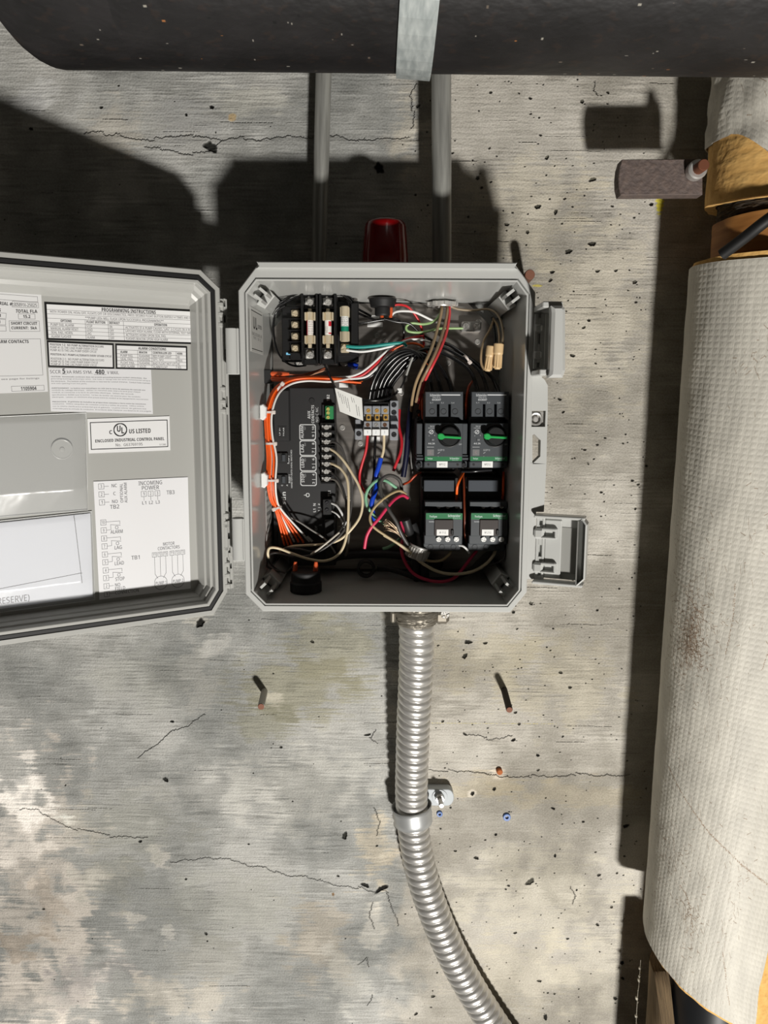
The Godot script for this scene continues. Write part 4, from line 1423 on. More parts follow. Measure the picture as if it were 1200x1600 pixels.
func door_labels(d: Node3D, F: float) -> void:
	var ink := c8(28, 27, 28)
	var soft := c8(84, 82, 84)
	var paper := c8(216, 216, 216)
	# serial plate at the far left
	var im := blank(760, 680, paper)
	frame(im, 20, 36, 716, 36, 2, soft)
	tx(im, "SERIAL #:", 440, 84, 130, 20, ink, true)
	frame(im, 562, 74, 176, 38, 2, soft)
	tx(im, "305891X-25025", 572, 82, 156, 24, ink)
	tx(im, "TOTAL FLA", 590, 124, 138, 22, ink, true)
	frame(im, 606, 152, 106, 36, 2, soft); tx(im, "15.2", 636, 160, 46, 20, ink, true)
	tx(im, "AMPS", 420, 126, 66, 20, ink, true)
	for i in 3:
		frame(im, 330, 152 + i * 40, 196, 36, 2, soft)
		tx(im, ["HP TO 6.3", "HP TO 6.3", "0.8"][i], 360, 160 + i * 40, [130, 130, 44][i], 20, ink, true)
	frame(im, 546, 198, 190, 72, 2, soft)
	tx(im, "SHORT CIRCUIT", 558, 206, 164, 20, ink, true); tx(im, "CURRENT:  5kA", 558, 236, 160, 20, ink, true)
	frame(im, 20, 318, 716, 248, 2, soft)
	tx(im, "AUXILIARY ALARM CONTACTS", 300, 326, 360, 22, ink, true)
	tx(im, "Patent: see page for listings", 380, 580, 330, 14, soft)
	frame(im, 530, 634, 208, 36, 2, soft); tx(im, "1105904", 588, 640, 100, 26, ink, true)
	dplate(d, "serial_label", [-110, 441, 64, 455, 75, 612, -122, 619], F + 0.0002, printed("serial label print", im), "white serial number label")
	# programming table
	im = blank(980, 250, c8(226, 226, 226))
	bar(im, 0, 0, 980, 13); bar(im, 0, 0, 13, 250); bar(im, 0, 237, 980, 13)
	tx(im, "PROGRAMMING INSTRUCTIONS", 345, 18, 350, 26, ink, true)
	tx(im, "WITH POWER ON, HOAs OFF, FLOATS OFF OR DISCONNECTED, PRESS DESIRED FLOAT BUTTON RAPIDLY 4 TIMES AND HOLD", 30, 52, 936, 18, soft)
	tx(im, "**PUMP LEDs WILL FLASH UPON SUCCESSFUL PROGRAMMING**", 240, 82, 505, 18, soft)
	for y in [46, 75, 104, 133, 159, 185, 211]: bar(im, 13, y, 967, 2, soft)
	for x in [238, 380, 478]: bar(im, x, 104, 2, 133, soft)
	var T := [["OPTIONS", "FLOAT BUTTON", "DEFAULT", "OPERATION"], ["PUMP FAIL ALARM", "STOP", "ON", "ACTIVATES IF A PUMP CAUSES \"LAG\" 3 CYCLES IN A ROW"], ["MANUAL ALARM RESET", "LEAD", "OFF", "LATCHES HIGH ALARM, CLEAR WITH EXTERNAL TEST SWITCH"], ["SEAL FAIL HORN", "LAG", "OFF", "ACTIVATES HORN UPON SEAL FAIL"], ["ALARM FLASHER", "ALARM", "OFF", "FLASHES BEACON UPON HIGH ALARM"]]
	for r in 5:
		var y: float = [110, 138, 164, 190, 216][r]
		for k in 4:
			var s: String = T[r][k]
			var x: float = [[90, 30, 30, 30, 30][r], [248, 246, 246, 246, 246][r], [388, 388, 388, 388, 388][r], [680, 490, 490, 490, 490][r]][k]
			tx(im, s, x, y, s.length() * (9.6 if r == 0 else 9.2), 17, ink if r == 0 else soft, r == 0)
	dplate(d, "programming_label", [69, 472, 308, 484.6, 310.5, 538, 72.5, 531], F + 0.0002, printed("programming label print", im), "black framed programming instructions label")
	im = blank(420, 170, c8(222, 222, 222))
	frame(im, 0, 0, 420, 170, 10)
	for i in 7:
		var s: String = ["POSITION 1-2:  NO PUMP ALTERNATION OCCURS", "PUMP #1 IS THE LEAD PUMP EVERY CYCLE", "PUMP #2 IS THE LAG PUMP EVERY CYCLE", "POSITION ALT: PUMPS ALTERNATE EVERY OTHER CYCLE", "POSITION 2-1:  NO PUMP ALTERNATION OCCURS", "PUMP #2 IS THE LEAD PUMP EVERY CYCLE", "PUMP #1 IS THE LAG PUMP EVERY CYCLE"][i]
		tx(im, s, 18, [16, 34, 52, 80, 108, 126, 144][i], s.length() * 8.2, 14, soft, i % 3 == 0 and i != 6)
	dplate(d, "position_label", [73, 532.3, 177.8, 537.2, 178.6, 576, 75.2, 573.2], F + 0.0002, printed("position label print", im), "black framed pump position label")
	im = blank(460, 160, c8(226, 226, 226))
	frame(im, 0, 0, 460, 160, 9)
	tx(im, "ALARM CONDITIONS", 142, 14, 178, 18, ink, true)
	for y in [36, 62, 84, 106, 130]: bar(im, 8, y, 444, 2, soft)
	for x in [136, 226, 384]: bar(im, x, 36, 2, 120, soft)
	T = [["ALARM", "BEACON", "CONTROLLER LED", "HORN"], ["PUMP FAIL", "FLASHING", "RED PUMP LIGHT", "NO"], ["SEAL FAIL", "FLASHING", "SF1, SF2", "PROG"], ["FLOAT FAIL", "FLASHING", "BAD FLOAT NOT LIT", "NO"], ["HIGH ALARM", "SOLID", "ALARM FLOAT", "YES"]]
	for r in 5:
		for k in 4:
			var s: String = T[r][k]
			tx(im, s, [30, 146, 234, 392][k], [42, 66, 89, 112, 135][r], s.length() * 8.6, 15, ink if r == 0 else soft, r == 0)
	dplate(d, "alarm_label", [180.2, 537.4, 292.5, 541.5, 293.2, 578.6, 181.2, 576], F + 0.0002, printed("alarm label print", im), "black framed alarm conditions table")
	im = blank(660, 280, c8(220, 220, 222))
	tx(im, "SCCR", 8, 14, 66, 22, soft); tx(im, "kA RMS SYM.", 112, 14, 160, 22, soft); tx(im, "V MAX.", 366, 14, 76, 22, soft)
	bar(im, 80, 38, 30, 2, soft); bar(im, 280, 38, 80, 2, soft)
	tx(im, "5", 84, 4, 18, 32, c8(14, 14, 16), true)
	tx(im, "480", 290, 6, 58, 30, c8(14, 14, 16), true)
	var L := ["CAUTION:  Nonmetallic enclosure does not provide grounding between conduit connections.  Use", "grounding bushings and jumper wires.  Use hubs or fittings with the same environmental rating as", "the enclosure.  The bottom of the enclosure is reserved for conduit entrance.  Conduit hubs maintain", "one inch spacing from live parts.", "", "AVERTISSEMENT:  Le boitier non-metallique ne relie pas la terre du panneau de controle aux", "conduits du cablage electrique.  Utilisez un manchon avec mise a la terre pour chaque", "conduit, et connectez a la terre du panneau electrique.  Utilisez des raccords", "specifications NEMA que le boitier.  Le bas du boitier est reserve pour les conduits.", "electriques.  Laissez un minimum d'un pouce entre le conduit et les equipements sous tension.", "", "PRECAUCION:  El gabinete no metalico no proporciona conexion a tierra entre las conexiones", "conductos.  Utilice casquillos de conexion a tierra y cables de puente.  Utilice centros", "con la misma clasificacion ambiental que el gabinete.  La parte inferior del gabinete esta", "reservada para la entrada de conductos.  El conducto debe mantener una distancia de una pulgada"]
	for i in L.size():
		if L[i]: tx(im, L[i], 12, 52 + i * 14.8, minf(L[i].length() * 6.7, 640), 10, c8(104, 104, 106), i in [0, 5, 11])
	dplate(d, "caution_label", [75.5, 574.5, 236, 577.5, 239, 647, 79.5, 642.5], F + 0.0001, printed("caution label print", im), "white three-language caution label")
	im = blank(520, 220, c8(226, 226, 226))
	frame(im, 14, 22, 492, 176, 5)
	ring(im, 200, 78, 40, 6)
	tx(im, "U", 178, 50, 24, 40, ink, true); tx(im, "L", 206, 62, 18, 40, ink, true)
	tx(im, "C", 130, 78, 18, 26, ink, true); tx(im, "US LISTED", 254, 76, 140, 28, ink, true)
	tx(im, "ENCLOSED INDUSTRIAL CONTROL PANEL", 42, 134, 440, 20, ink, true)
	tx(im, "No.  G63769195", 166, 164, 172, 20, soft)
	tx(im, "S-1360", 448, 176, 44, 10, soft)
	dplate(d, "listing_label", [136.5, 654.5, 264.8, 650.2, 266.2, 703.5, 138.8, 708.5], F + 0.0003, printed("listing label print", im), "framed white safety listing label")
	# wiring diagram
	im = blank(600, 720, c8(226, 226, 228))
	var g := c8(66, 66, 70)
	var bx := func(s: String, x: float, y: float, w: float) -> void:
		frame(im, x, y, w, w, 2, g)
		tx(im, s, x + w * (0.2 if s.length() > 1 else 0.36), y + w * 0.22, w * (0.6 if s.length() > 1 else 0.3), w * 0.56, g)
	for i in 3:
		bx.call(["3", "2", "1"][i], 28, 14 + i * 48, 34)
		bar(im, 62, 31 + i * 48, 28, 2, g)
		tx(im, ["NC", "C", "NO"][i], [108, 116, 106][i], 20 + i * 48, [34, 16, 36][i], 20, g)
		bx.call(["1", "2", "3"][i], 290 + i * 44, 74, 34)
		bar(im, 306 + i * 44, 108, 2, 24, g)
		tx(im, ["L1", "L2", "L3"][i], 294 + i * 44, 136, 26, 20, g)
	tx(im, "TB2", 92, 146, 58, 24, g); tx(im, "TB3", 454, 78, 54, 24, g); tx(im, "TB1", 210, 470, 54, 24, g)
	tx(im, "OPTIONAL", 158, 20, 18, 116, g, false, 1); tx(im, "AUX ALARM", 184, 16, 18, 122, g, false, 1)
	tx(im, "INCOMING", 276, 12, 152, 24, g); tx(im, "POWER", 296, 42, 112, 24, g)
	for i in 4:
		var y := 232.0 + i * 98
		bx.call(["10", "8", "6", "4"][i], 30, y, 34); bx.call(["9", "7", "5", "3"][i], 30, y + 48, 34)
		bar(im, 64, y + 14, 84, 2, g); bar(im, 147, y + 14, 2, 20, g)
		bar(im, 64, y + 64, 26, 2, g); bar(im, 90, y + 34, 2, 31, g); line(im, 90, y + 34, 150, y + 42, 2, g)
		ring(im, 128, y + 54, 9, 2, g)
		tx(im, ["ALARM", "LAG", "LEAD", "STOP"][i], [88, 108, 104, 104][i], y + 68, [76, 46, 58, 58][i], 22, g)
	bx.call("2", 30, 624, 34); bx.call("1", 30, 674, 34)
	bar(im, 64, 641, 28, 2, g); bar(im, 64, 690, 36, 2, g)
	tx(im, "NO", 100, 630, 34, 20, g); tx(im, "FIELD", 100, 654, 64, 20, g); tx(im, "CONNECTION", 100, 680, 150, 20, g)
	tx(im, "MOTOR", 420, 404, 78, 20, g); tx(im, "CONTACTORS", 384, 430, 148, 20, g)
	for i in 6:
		var x := 346.0 + i * 37 + (6 if i > 2 else 0)
		bx.call(["T1", "T2", "T3"][i % 3], x, 462, 30)
		bar(im, x + 14, 492, 2, 108, g)
		if i % 3 != 1: line(im, x + 15, 600, x + 15 + (18 if i % 3 == 0 else -18), 628, 2, g)
		else: bar(im, x + 14, 600, 2, 18, g)
	for i in 2:
		ring(im, 398 + i * 116, 660, 43, 2, g)
		tx(im, ["PUMP 1", "PUMP 2"][i], 362 + i * 116, 650, 72, 20, g)
	dplate(d, "wiring_label", [146, 752.5, 293.5, 745.5, 298, 919.5, 155.5, 937], F + 0.0003, printed("wiring label print", im), "white wiring diagram sheet")
	# the sheet in the lower pouch
	im = blank(760, 300, c8(226, 228, 234))
	line(im, 700, 0, 722, 245, 2, soft); line(im, 0, 262, 722, 210, 2, soft)
	tx(im, "(IF RESERVE)", 380, 262, 150, 26, soft)
	dplate(d, "paper", [-225, 841, 141, 802, 145, 932, -212, 980], F + 0.0012, printed("pouch paper print", im, 0.7), "white ruled sheet of paper in the lower pouch")


func mounting_plate() -> void:
	var alu := mottled("brushed aluminium plate", 512, 512, c8(136, 132, 128), c8(166, 160, 154), 0.05, 71, 0.34, 0.85, 0.0, 8)
	alu.uv1_triplanar = true
	alu.uv1_scale = Vector3.ONE * 4.0
	var o := thing("mounting_plate", "brushed aluminium mounting plate screwed to the back inside the enclosure", "mounting plate", Vector3(0.006, EYE - 0.05, 0.043))
	var b := MB.new()
	var poly := PackedVector2Array()
	for q in [[425.5, 514], [464, 474], [732, 474], [771, 513], [771, 852], [732, 889], [474, 889], [431.5, 848]]:
		var p := U(q[0], q[1], PANEL_Z)
		poly.append(Vector2(p.x, p.y))
	b.prism(poly, 0.042, PANEL_Z, 0.0004)
	put(b, "plate", alu, o)
	for q in [[-0.1, 0.09], [0.12, 0.09], [-0.1, -0.19], [0.12, -0.19]]:
		b = MB.new()
		b.cyl(Vector3(q[0], EYE + q[1], 0.0303), Vector3(q[0], EYE + q[1], 0.0422), 0.006, 12)
		put(b, "standoff", mat("dull steel", Color.WHITE), o)
	# flared screw holes
	for q in [[589, 525], [700, 567], [535, 668], [563, 693], [627, 614], [632, 840], [746, 534], [545, 779], [602, 533]]:
		b = MB.new()
		var p := U(q[0], q[1], PANEL_Z)
		b.xf = Transform3D(Basis(Vector3.RIGHT, PI / 2), p)
		b.lathe([Vector2(0.0036, 0.0), Vector2(0.0033, 0.0009), Vector2(0.0024, 0.0010), Vector2(0.0021, 0.0002), Vector2(0, 0.0002)], 18)
		tag(put(b, "flared_hole", mat("dull steel", Color.WHITE), o), "flared screw hole")
	for q in [[586, 495, 14, 5], [586, 507, 24, 8], [537, 602, 14, 7], [586, 687, 15, 9]]:
		b = MB.new()
		pplate(b, q[0] - q[2] / 2.0, q[1] - q[3] / 2.0, q[0] + q[2] / 2.0, q[1] + q[3] / 2.0, PANEL_Z + 0.0006, 0.0005)
		put(b, "sticker", mat("white sticker", c8(232, 232, 230), 0.5), o)
	screw(o, "screw", 748, 503, PANEL_Z + 0.003, 0.0036, mat("steel", Color.WHITE))
	# the earth lug
	var l := thing("earth_lug", "small grey earth lug with two screws on the aluminium plate's upper right", "terminal", U(738, 510, PANEL_Z))
	b = MB.new()
	pbox(b, 721, 502, 752, 518, PANEL_Z, PANEL_Z + 0.012, 0.0012)
	put(b, "body", mat("dull steel", Color.WHITE), l)
	for u in [728.5, 745.5]:
		screw(l, "screw", u, 510, PANEL_Z + 0.0145, 0.0042, mat("steel", Color.WHITE), true, 0.8)


func clip(parent: Node3D, u: float, v: float, w: float, h: float, z: float, m: Material) -> void:
	var b := MB.new()
	for s in [-1.0, 1.0]:
		pbox(b, u + s * w * 0.42 - 1.6, v - h / 2, u + s * w * 0.42 + 1.6, v + h / 2, z - 0.014, z, 0.0006)
	pbox(b, u - w * 0.42, v - h / 2, u + w * 0.42, v + h / 2, z - 0.016, z - 0.0135, 0.0003)
	put(b, "fuse_clip", m, parent)


func fuse(label: String, u: float, v0: float, v1: float, z: float, r: float, print_: Material, caps: float) -> void:
	var a := U(u, v0, z)
	var c := U(u, v1, z)
	var o := thing("fuse", label, "fuse", (a + c) / 2)
	var L := a.y - c.y
	var b := MB.new()
	b.cyl(Vector3(a.x, c.y + L * caps, z), Vector3(a.x, a.y - L * caps, z), r * 0.93, 24)
	put(b, "body", print_, o)
	for s in 2:
		b = MB.new()
		if s == 0: b.cyl(Vector3(a.x, c.y, z), Vector3(a.x, c.y + L * caps, z), r, 24, r * 0.12)
		else: b.cyl(Vector3(a.x, a.y - L * caps, z), Vector3(a.x, a.y, z), r, 24, r * 0.12)
		put(b, "end_cap", mat("nickel", c8(222, 208, 180), 0.3, 0.45), o)


func fuses() -> void:
	var blk := mat("black plastic", Color.WHITE)
	var nick := mat("nickel", c8(222, 208, 180), 0.3, 0.45)
	var st := mat("steel", Color.WHITE)
	# transformer with its row of screws
	var o := thing("transformer", "black control transformer with four square screw terminals at the plate's top left", "transformer", U(455, 520, PANEL_Z))
	var b := MB.new()
	pbox(b, 440, 478, 478, 562, PANEL_Z, 0.078, 0.001)
	pbox(b, 440, 496, 453, 562, 0.07, 0.083, 0.001)
	for v in [481, 498, 516, 534, 552]: pbox(b, 450, v - 1, 473, v + 1, 0.07, 0.087, 0.0004)
	pbox(b, 440, 552, 560, 566, PANEL_Z, 0.066, 0.001)
	put(b, "body", blk, o)
	for v in [489.5, 507.5, 525.5, 544]:
		b = MB.new()
		pbox(b, 455, v - 6.5, 468, v + 6.5, 0.078, 0.0825, 0.0012)
		put(b, "terminal_plate", nick, o)
		screw(o, "screw", 461.5, v, 0.0855, 0.0036, nick, true, 0.3 + v)
	for u in [468, 537]:
		b = MB.new()
		pbox(b, u - 8, 560, u + 8, 572, PANEL_Z, 0.052, 0.0006)
		put(b, "foot", blk, o)
		screw(o, "foot_screw", u, 566, 0.056, 0.0048, st, false, 0.9)
	b = MB.new()
	pplate(b, 447, 551, 453.5, 554.5, 0.0834, 0.0004)
	tag(put(b, "blue_mark", mat("light blue mark", c8(120, 190, 226), 0.5), o), "small light blue mark")
	# fuse prints
	var im := blank(128, 96, c8(226, 220, 214))
	bar(im, 46, 0, 30, 96, c8(160, 36, 48))
	for i in 6: tx(im, ["TIME DELAY", "CLASS CC", "600V AC", "IR 200kA", "KLDR", "1/2 A"][i], 80 , 6 + i * 15, 40, 9, c8(120, 110, 108))
	var red := printed("red and white fuse paper", im, 0.5)
	im = blank(128, 96, c8(226, 222, 216))
	bar(im, 94, 6, 24, 32, c8(190, 30, 46)); bar(im, 94, 80, 24, 9, c8(190, 30, 46))
	for i in 4: tx(im, ["CLASS CC", "600V AC", "TIME DELAY", "1 A"][i], 58, 40 + i * 11, 34, 8, c8(120, 110, 108))
	var red2 := printed("white fuse paper with red block", im, 0.5)
	im = blank(128, 96, c8(224, 224, 220))
	bar(im, 0, 64, 128, 32, c8(16, 128, 100))
	for i in 5: tx(im, ["TIME DELAY", "250V", "FNM", "DUAL ELEMENT", "5 A"][i], 50, 4 + i * 12, 60, 8, c8(110, 110, 110))
	var grn := printed("white fuse paper with green band", im, 0.5)
	# the two tall holders
	var k := 0
	for q in [["black fuse holder beside the transformer's screws, left of the two tall ones", 470.0, 497.5], ["black fuse holder in the middle, right of the two tall ones", 498.0, 526.0]]:
		o = thing("fuse_holder", q[0], "fuse holder", U((q[1] + q[2]) / 2, 510, 0.07))
		b = MB.new()
		pbox(b, q[1], 459, q[2], 567, 0.066, 0.084, 0.0008)
		for u in [q[1], q[2] - 4.5]: pbox(b, u, 455, u + 4.5, 569, 0.07, 0.106, 0.0008)
		for v in [[455, 463], [561, 569], [480, 483], [543, 546]]: pbox(b, q[1] + 3, v[0], q[2] - 3, v[1], 0.07, 0.094, 0.0006)
		put(b, "base", blk, o)
		var u: float = (q[1] + q[2]) / 2 + 0.4
		for v in [472.0, 554.0]:
			b = MB.new()
			var p := U(u, v, 0.092)
			pbox(b, u - 8.5, v - 8, u + 8.5, v + 8, 0.083, 0.089, 0.001)
			put(b, "terminal_plate", st, o)
			b = MB.new()
			b.xf = Transform3D(Basis(Vector3(0, 0, 1), 0.35 + v) * Basis(Vector3(1, 0, 0), 0.3), p)
			b.box(Vector3.ZERO, Vector3(0.0105, 0.0095, 0.0022), 0.0008)
			b.cyl(Vector3(0, 0, 0), Vector3(0, 0, 0.0035), 0.004, 16, 0.0006)
			put(b, "pressure_plate", st, o)
			screw(o, "screw", u, v, 0.0975, 0.0036, st, true, v)
		clip(o, u, 494, 17, 13, 0.106, nick)
		clip(o, u, 530.5, 17, 13, 0.106, nick)
		for v in [485, 541]:
			b = MB.new()
			pbox(b, u - 3, v - 4, u + 3, v + 4, 0.084, 0.094, 0.0006)
			put(b, "link", nick, o)
		fuse(["slim white fuse with red left edge in the left of the two tall holders", "slim white fuse with red block in the right of the two tall holders"][k], u, 487.5, 537, 0.1015, 0.0043, [red, red2][k], 0.27)
		k += 1
	# the shorter one on the right
	o = thing("fuse_holder", "open black fuse holder with green banded fuse, rightmost of the fuse holders", "fuse holder", U(542, 510, 0.07))
	b = MB.new()
	pbox(b, 526.5, 470, 560, 556, 0.066, 0.080, 0.0008)
	pbox(b, 548, 474, 560, 552, 0.07, 0.088, 0.0008)
	put(b, "base", blk, o)
	clip(o, 538.5, 487, 14, 15, 0.098, nick)
	clip(o, 538.5, 525, 14, 15, 0.098, nick)
	b = MB.new()
	pbox(b, 532, 537, 546, 551, 0.08, 0.085, 0.001)
	put(b, "terminal_plate", nick, o)
	screw(o, "screw", 539, 544, 0.089, 0.0045, nick, true, 0.2)
	fuse("fuse with white body and green band, rightmost of the fuses", 538.5, 478.5, 534, 0.0955, 0.0050, grn, 0.29)
	# blue ring terminal at the foot
	o = thing("ring_terminal", "blue insulated ring terminal under the green banded fuse", "terminal", U(551, 570, 0.055))
	b = MB.new()
	b.tube([U(544, 569, 0.057), U(551, 570, 0.0575), U(559, 573, 0.058)], [0.0028, 0.0036, 0.0034], 12)
	put(b, "sleeve", mat("blue sleeve", c8(20, 60, 190), 0.35), o)


func controller() -> void:
	var blk := mat("black plastic", Color.WHITE)
	var o := thing("pump_controller", "flat black pump controller box with white printed float terminals down its right", "controller", U(475, 740, PANEL_Z))
	var b := MB.new()
	pbox(b, 424, 606, 524.5, 858, PANEL_Z, 0.073, 0.0012)
	pbox(b, 452, 856, 524.5, 884, PANEL_Z, 0.0728, 0.0012)
	pbox(b, 426, 608, 453.5, 690, 0.07, 0.079, 0.001)
	put(b, "body", mat("textured black plastic", c8(26, 26, 27), 0.6), o)
	# the printed face
	var W := 416
	var H := 1004
	var im := blank(W, H, c8(30, 30, 31))
	for i in 26000: im.set_pixel(rng.randi_range(0, W - 1), rng.randi_range(0, H - 1), [c8(38, 38, 39), c8(22, 22, 23)][i % 2])
	var w := c8(206, 208, 208)
	var s := 4.0
	var X := func(u: float) -> float: return (u - 423.5) * s
	var Y := func(v: float) -> float: return (v - 606.5) * s
	for i in 4:
		var v: float = [661.5, 686.7, 710.8, 735.0][i]
		var hh: float = [24.6, 23.6, 23.6, 22.6][i]
		rframe(im, X.call(468.5 + i * 0.3), Y.call(v), 27.5 * s, hh * s, 16, 5, w)
		tx(im, ["ALARM", "LAG", "LEAD", "STOP"][i], X.call(470.5 + i * 0.3), Y.call(v + [2.5, 6, 4, 3][i]), 5.2 * s, [19, 12.5, 14, 14][i] * s, w, true, 1)
		tx(im, "TEST", X.call(477), Y.call(v + 3), 2.2 * s, 6 * s, w, false, 1)
		tx(im, ["10", "8", "6", "4"][i], X.call(489.5), Y.call(v + 3.2), 4.2 * s, [6.2, 3.6, 3.6, 3.6][i] * s, w, true, 1)
		tx(im, ["9", "7", "5", "3"][i], X.call(489.5), Y.call(v + 16), 4.2 * s, 3.6 * s, w, true, 1)
		bar(im, X.call(489), Y.call(v + 12), 6 * s, 3, w)
	tx(im, "AUX", X.call(482.5), Y.call(640.5), 4.8 * s, 12.5 * s, w, true, 1)
	tx(im, "CONTACTS", X.call(489), Y.call(632), 4.8 * s, 28 * s, w, true, 1)
	tx(im, "NO C NC", X.call(496), Y.call(635), 4.4 * s, 23 * s, w, false, 1)
	tx(im, "TB2", X.call(514.5), Y.call(616), 4.6 * s, 10 * s, w, true, 1)
	tx(im, "TB1", X.call(515.5), Y.call(765), 4.6 * s, 9 * s, w, true, 1)
	tx(im, "L1  N", X.call(490.5), Y.call(785), 4.4 * s, 14 * s, w, true, 1)
	tx(im, "1 | 2", X.call(498.5), Y.call(785), 4.4 * s, 13 * s, w, true, 1)
	tx(im, "OF", X.call(493), Y.call(820), 4 * s, 8 * s, w, false, 1)
	tx(im, "PUMP 2", X.call(448), Y.call(710), 3.6 * s, 13 * s, w, true, 1)
	tx(im, "PUMP 1", X.call(449.5), Y.call(740), 3.6 * s, 13 * s, w, true, 1)
	tx(im, "HAND-OFF-AUTO (HOA) SWITCHES", X.call(453.5), Y.call(701), 3.2 * s, 60 * s, w, true, 1)
	for q in [["A", 444.5, 705], ["H", 436, 705], ["A", 445.5, 755], ["O", 437, 755]]: tx(im, q[0], X.call(q[1]), Y.call(q[2]), 3 * s, 3 * s, w, true, 1)
	tx(im, "sdn", X.call(437.5), Y.call(767), 7 * s, 20 * s, w, true, 1)
	ring(im, X.call(481.5), Y.call(772), 11, 4, w); bar(im, X.call(475), Y.call(771.5), 5 * s, 4, w)
	b = MB.new()
	pplate(b, 424.3, 606.5, 524, 857.5, 0.0736, 0.0005)
	tag(put(b, "printed_face", printed("printed controller face", im, 0.5), o), "black face printed in white")
	b = MB.new()
	pbox(b, 426, 609, 453, 690, 0.07, 0.0800, 0.0012)
	put(b, "relay_cover", mat("textured black plastic", Color.WHITE), o)
	im = blank(96, 160, c8(26, 26, 27))
	tx(im, "LP 2+", 14, 20, 14, 110, w, true, 1); tx(im, "TYLAB", 56, 20, 14, 120, w, true, 1)
	b = MB.new()
	pplate(b, 434, 666, 448, 684, 0.0805, 0.0004)
	put(b, "cover_print", printed("relay cover print", im, 0.5), o)
	for v in [715.5, 749.5]:
		b = MB.new()
		pbox(b, 433, v - 8, 450, v + 8, 0.073, 0.0765, 0.0006)
		put(b, "switch_frame", mat("black rubber", Color.WHITE), o)
		b = MB.new()
		pbox(b, 440, v - 5.5, 446, v + 5.5, 0.074, 0.0785, 0.0008)
		tag(put(b, "switch_slider", mat("dark grey plastic", Color.WHITE), o), "dark grey switch slider")
	b = MB.new()
	var p := U(487, 626, 0.075)
	b.cyl(Vector3(p.x, p.y, 0.073), Vector3(p.x, p.y, 0.0745), 0.0034, 18, 0.0004)
	put(b, "boss", mat("black rubber", Color.WHITE), o)
	# terminal strip with eight screws
	b = MB.new()
	pbox(b, 500.5, 661, 523.5, 756, 0.072, 0.0795, 0.0006)
	for i in 9: pbox(b, 500.5, 661.5 + i * 11.6 - 0.8, 523.5, 661.5 + i * 11.6 + 0.8, 0.076, 0.086, 0.0004)
	put(b, "terminal_strip", blk, o)
	for i in 8:
		var v := 667.7 + i * 11.6
		b = MB.new()
		pbox(b, 502.5, v - 3.8, 518, v + 3.8, 0.079, 0.0812, 0.0005)
		put(b, "terminal_plate", mat("steel", Color.WHITE), o)
		screw(o, "screw", 510 + 0.3 * sin(i * 3.0), v, 0.0845, 0.0033, mat("steel", Color.WHITE), i % 3 != 0, i * 0.8)
	# green plug and black plug
	b = MB.new()
	pbox(b, 503, 632, 523.5, 659, 0.072, 0.0775, 0.0006)
	put(b, "plug_well", mat("black rubber", Color.WHITE), o)
	b = MB.new()
	pbox(b, 508, 634, 521, 655, 0.075, 0.085, 0.0008)
	tag(put(b, "green_plug", mat("green plug", c8(48, 128, 78), 0.35), o), "pluggable green terminal")
	for v in [639, 645, 652]: screw(o, "plug_screw", 512.5, v, 0.0865, 0.0021, mat("pale brass", c8(222, 214, 130), 0.35, 0.6), false, 0.8)
	b = MB.new()
	pbox(b, 504, 780, 519, 805, 0.072, 0.086, 0.0008)
	put(b, "supply_plug", blk, o)
	for v in [786, 797.5]: screw(o, "plug_screw", 511, v, 0.0875, 0.0026, mat("dark screw", c8(60, 60, 62), 0.4, 0.7), false, 0.5)
	for q in [[515, 812, 884], [441, 830, 856]]:
		b = MB.new()
		pbox(b, q[0] - 8, q[1], q[0] + 8, q[2], 0.072, 0.090 if q[0] > 500 else 0.078, 0.001)
		put(b, "relay", blk, o)


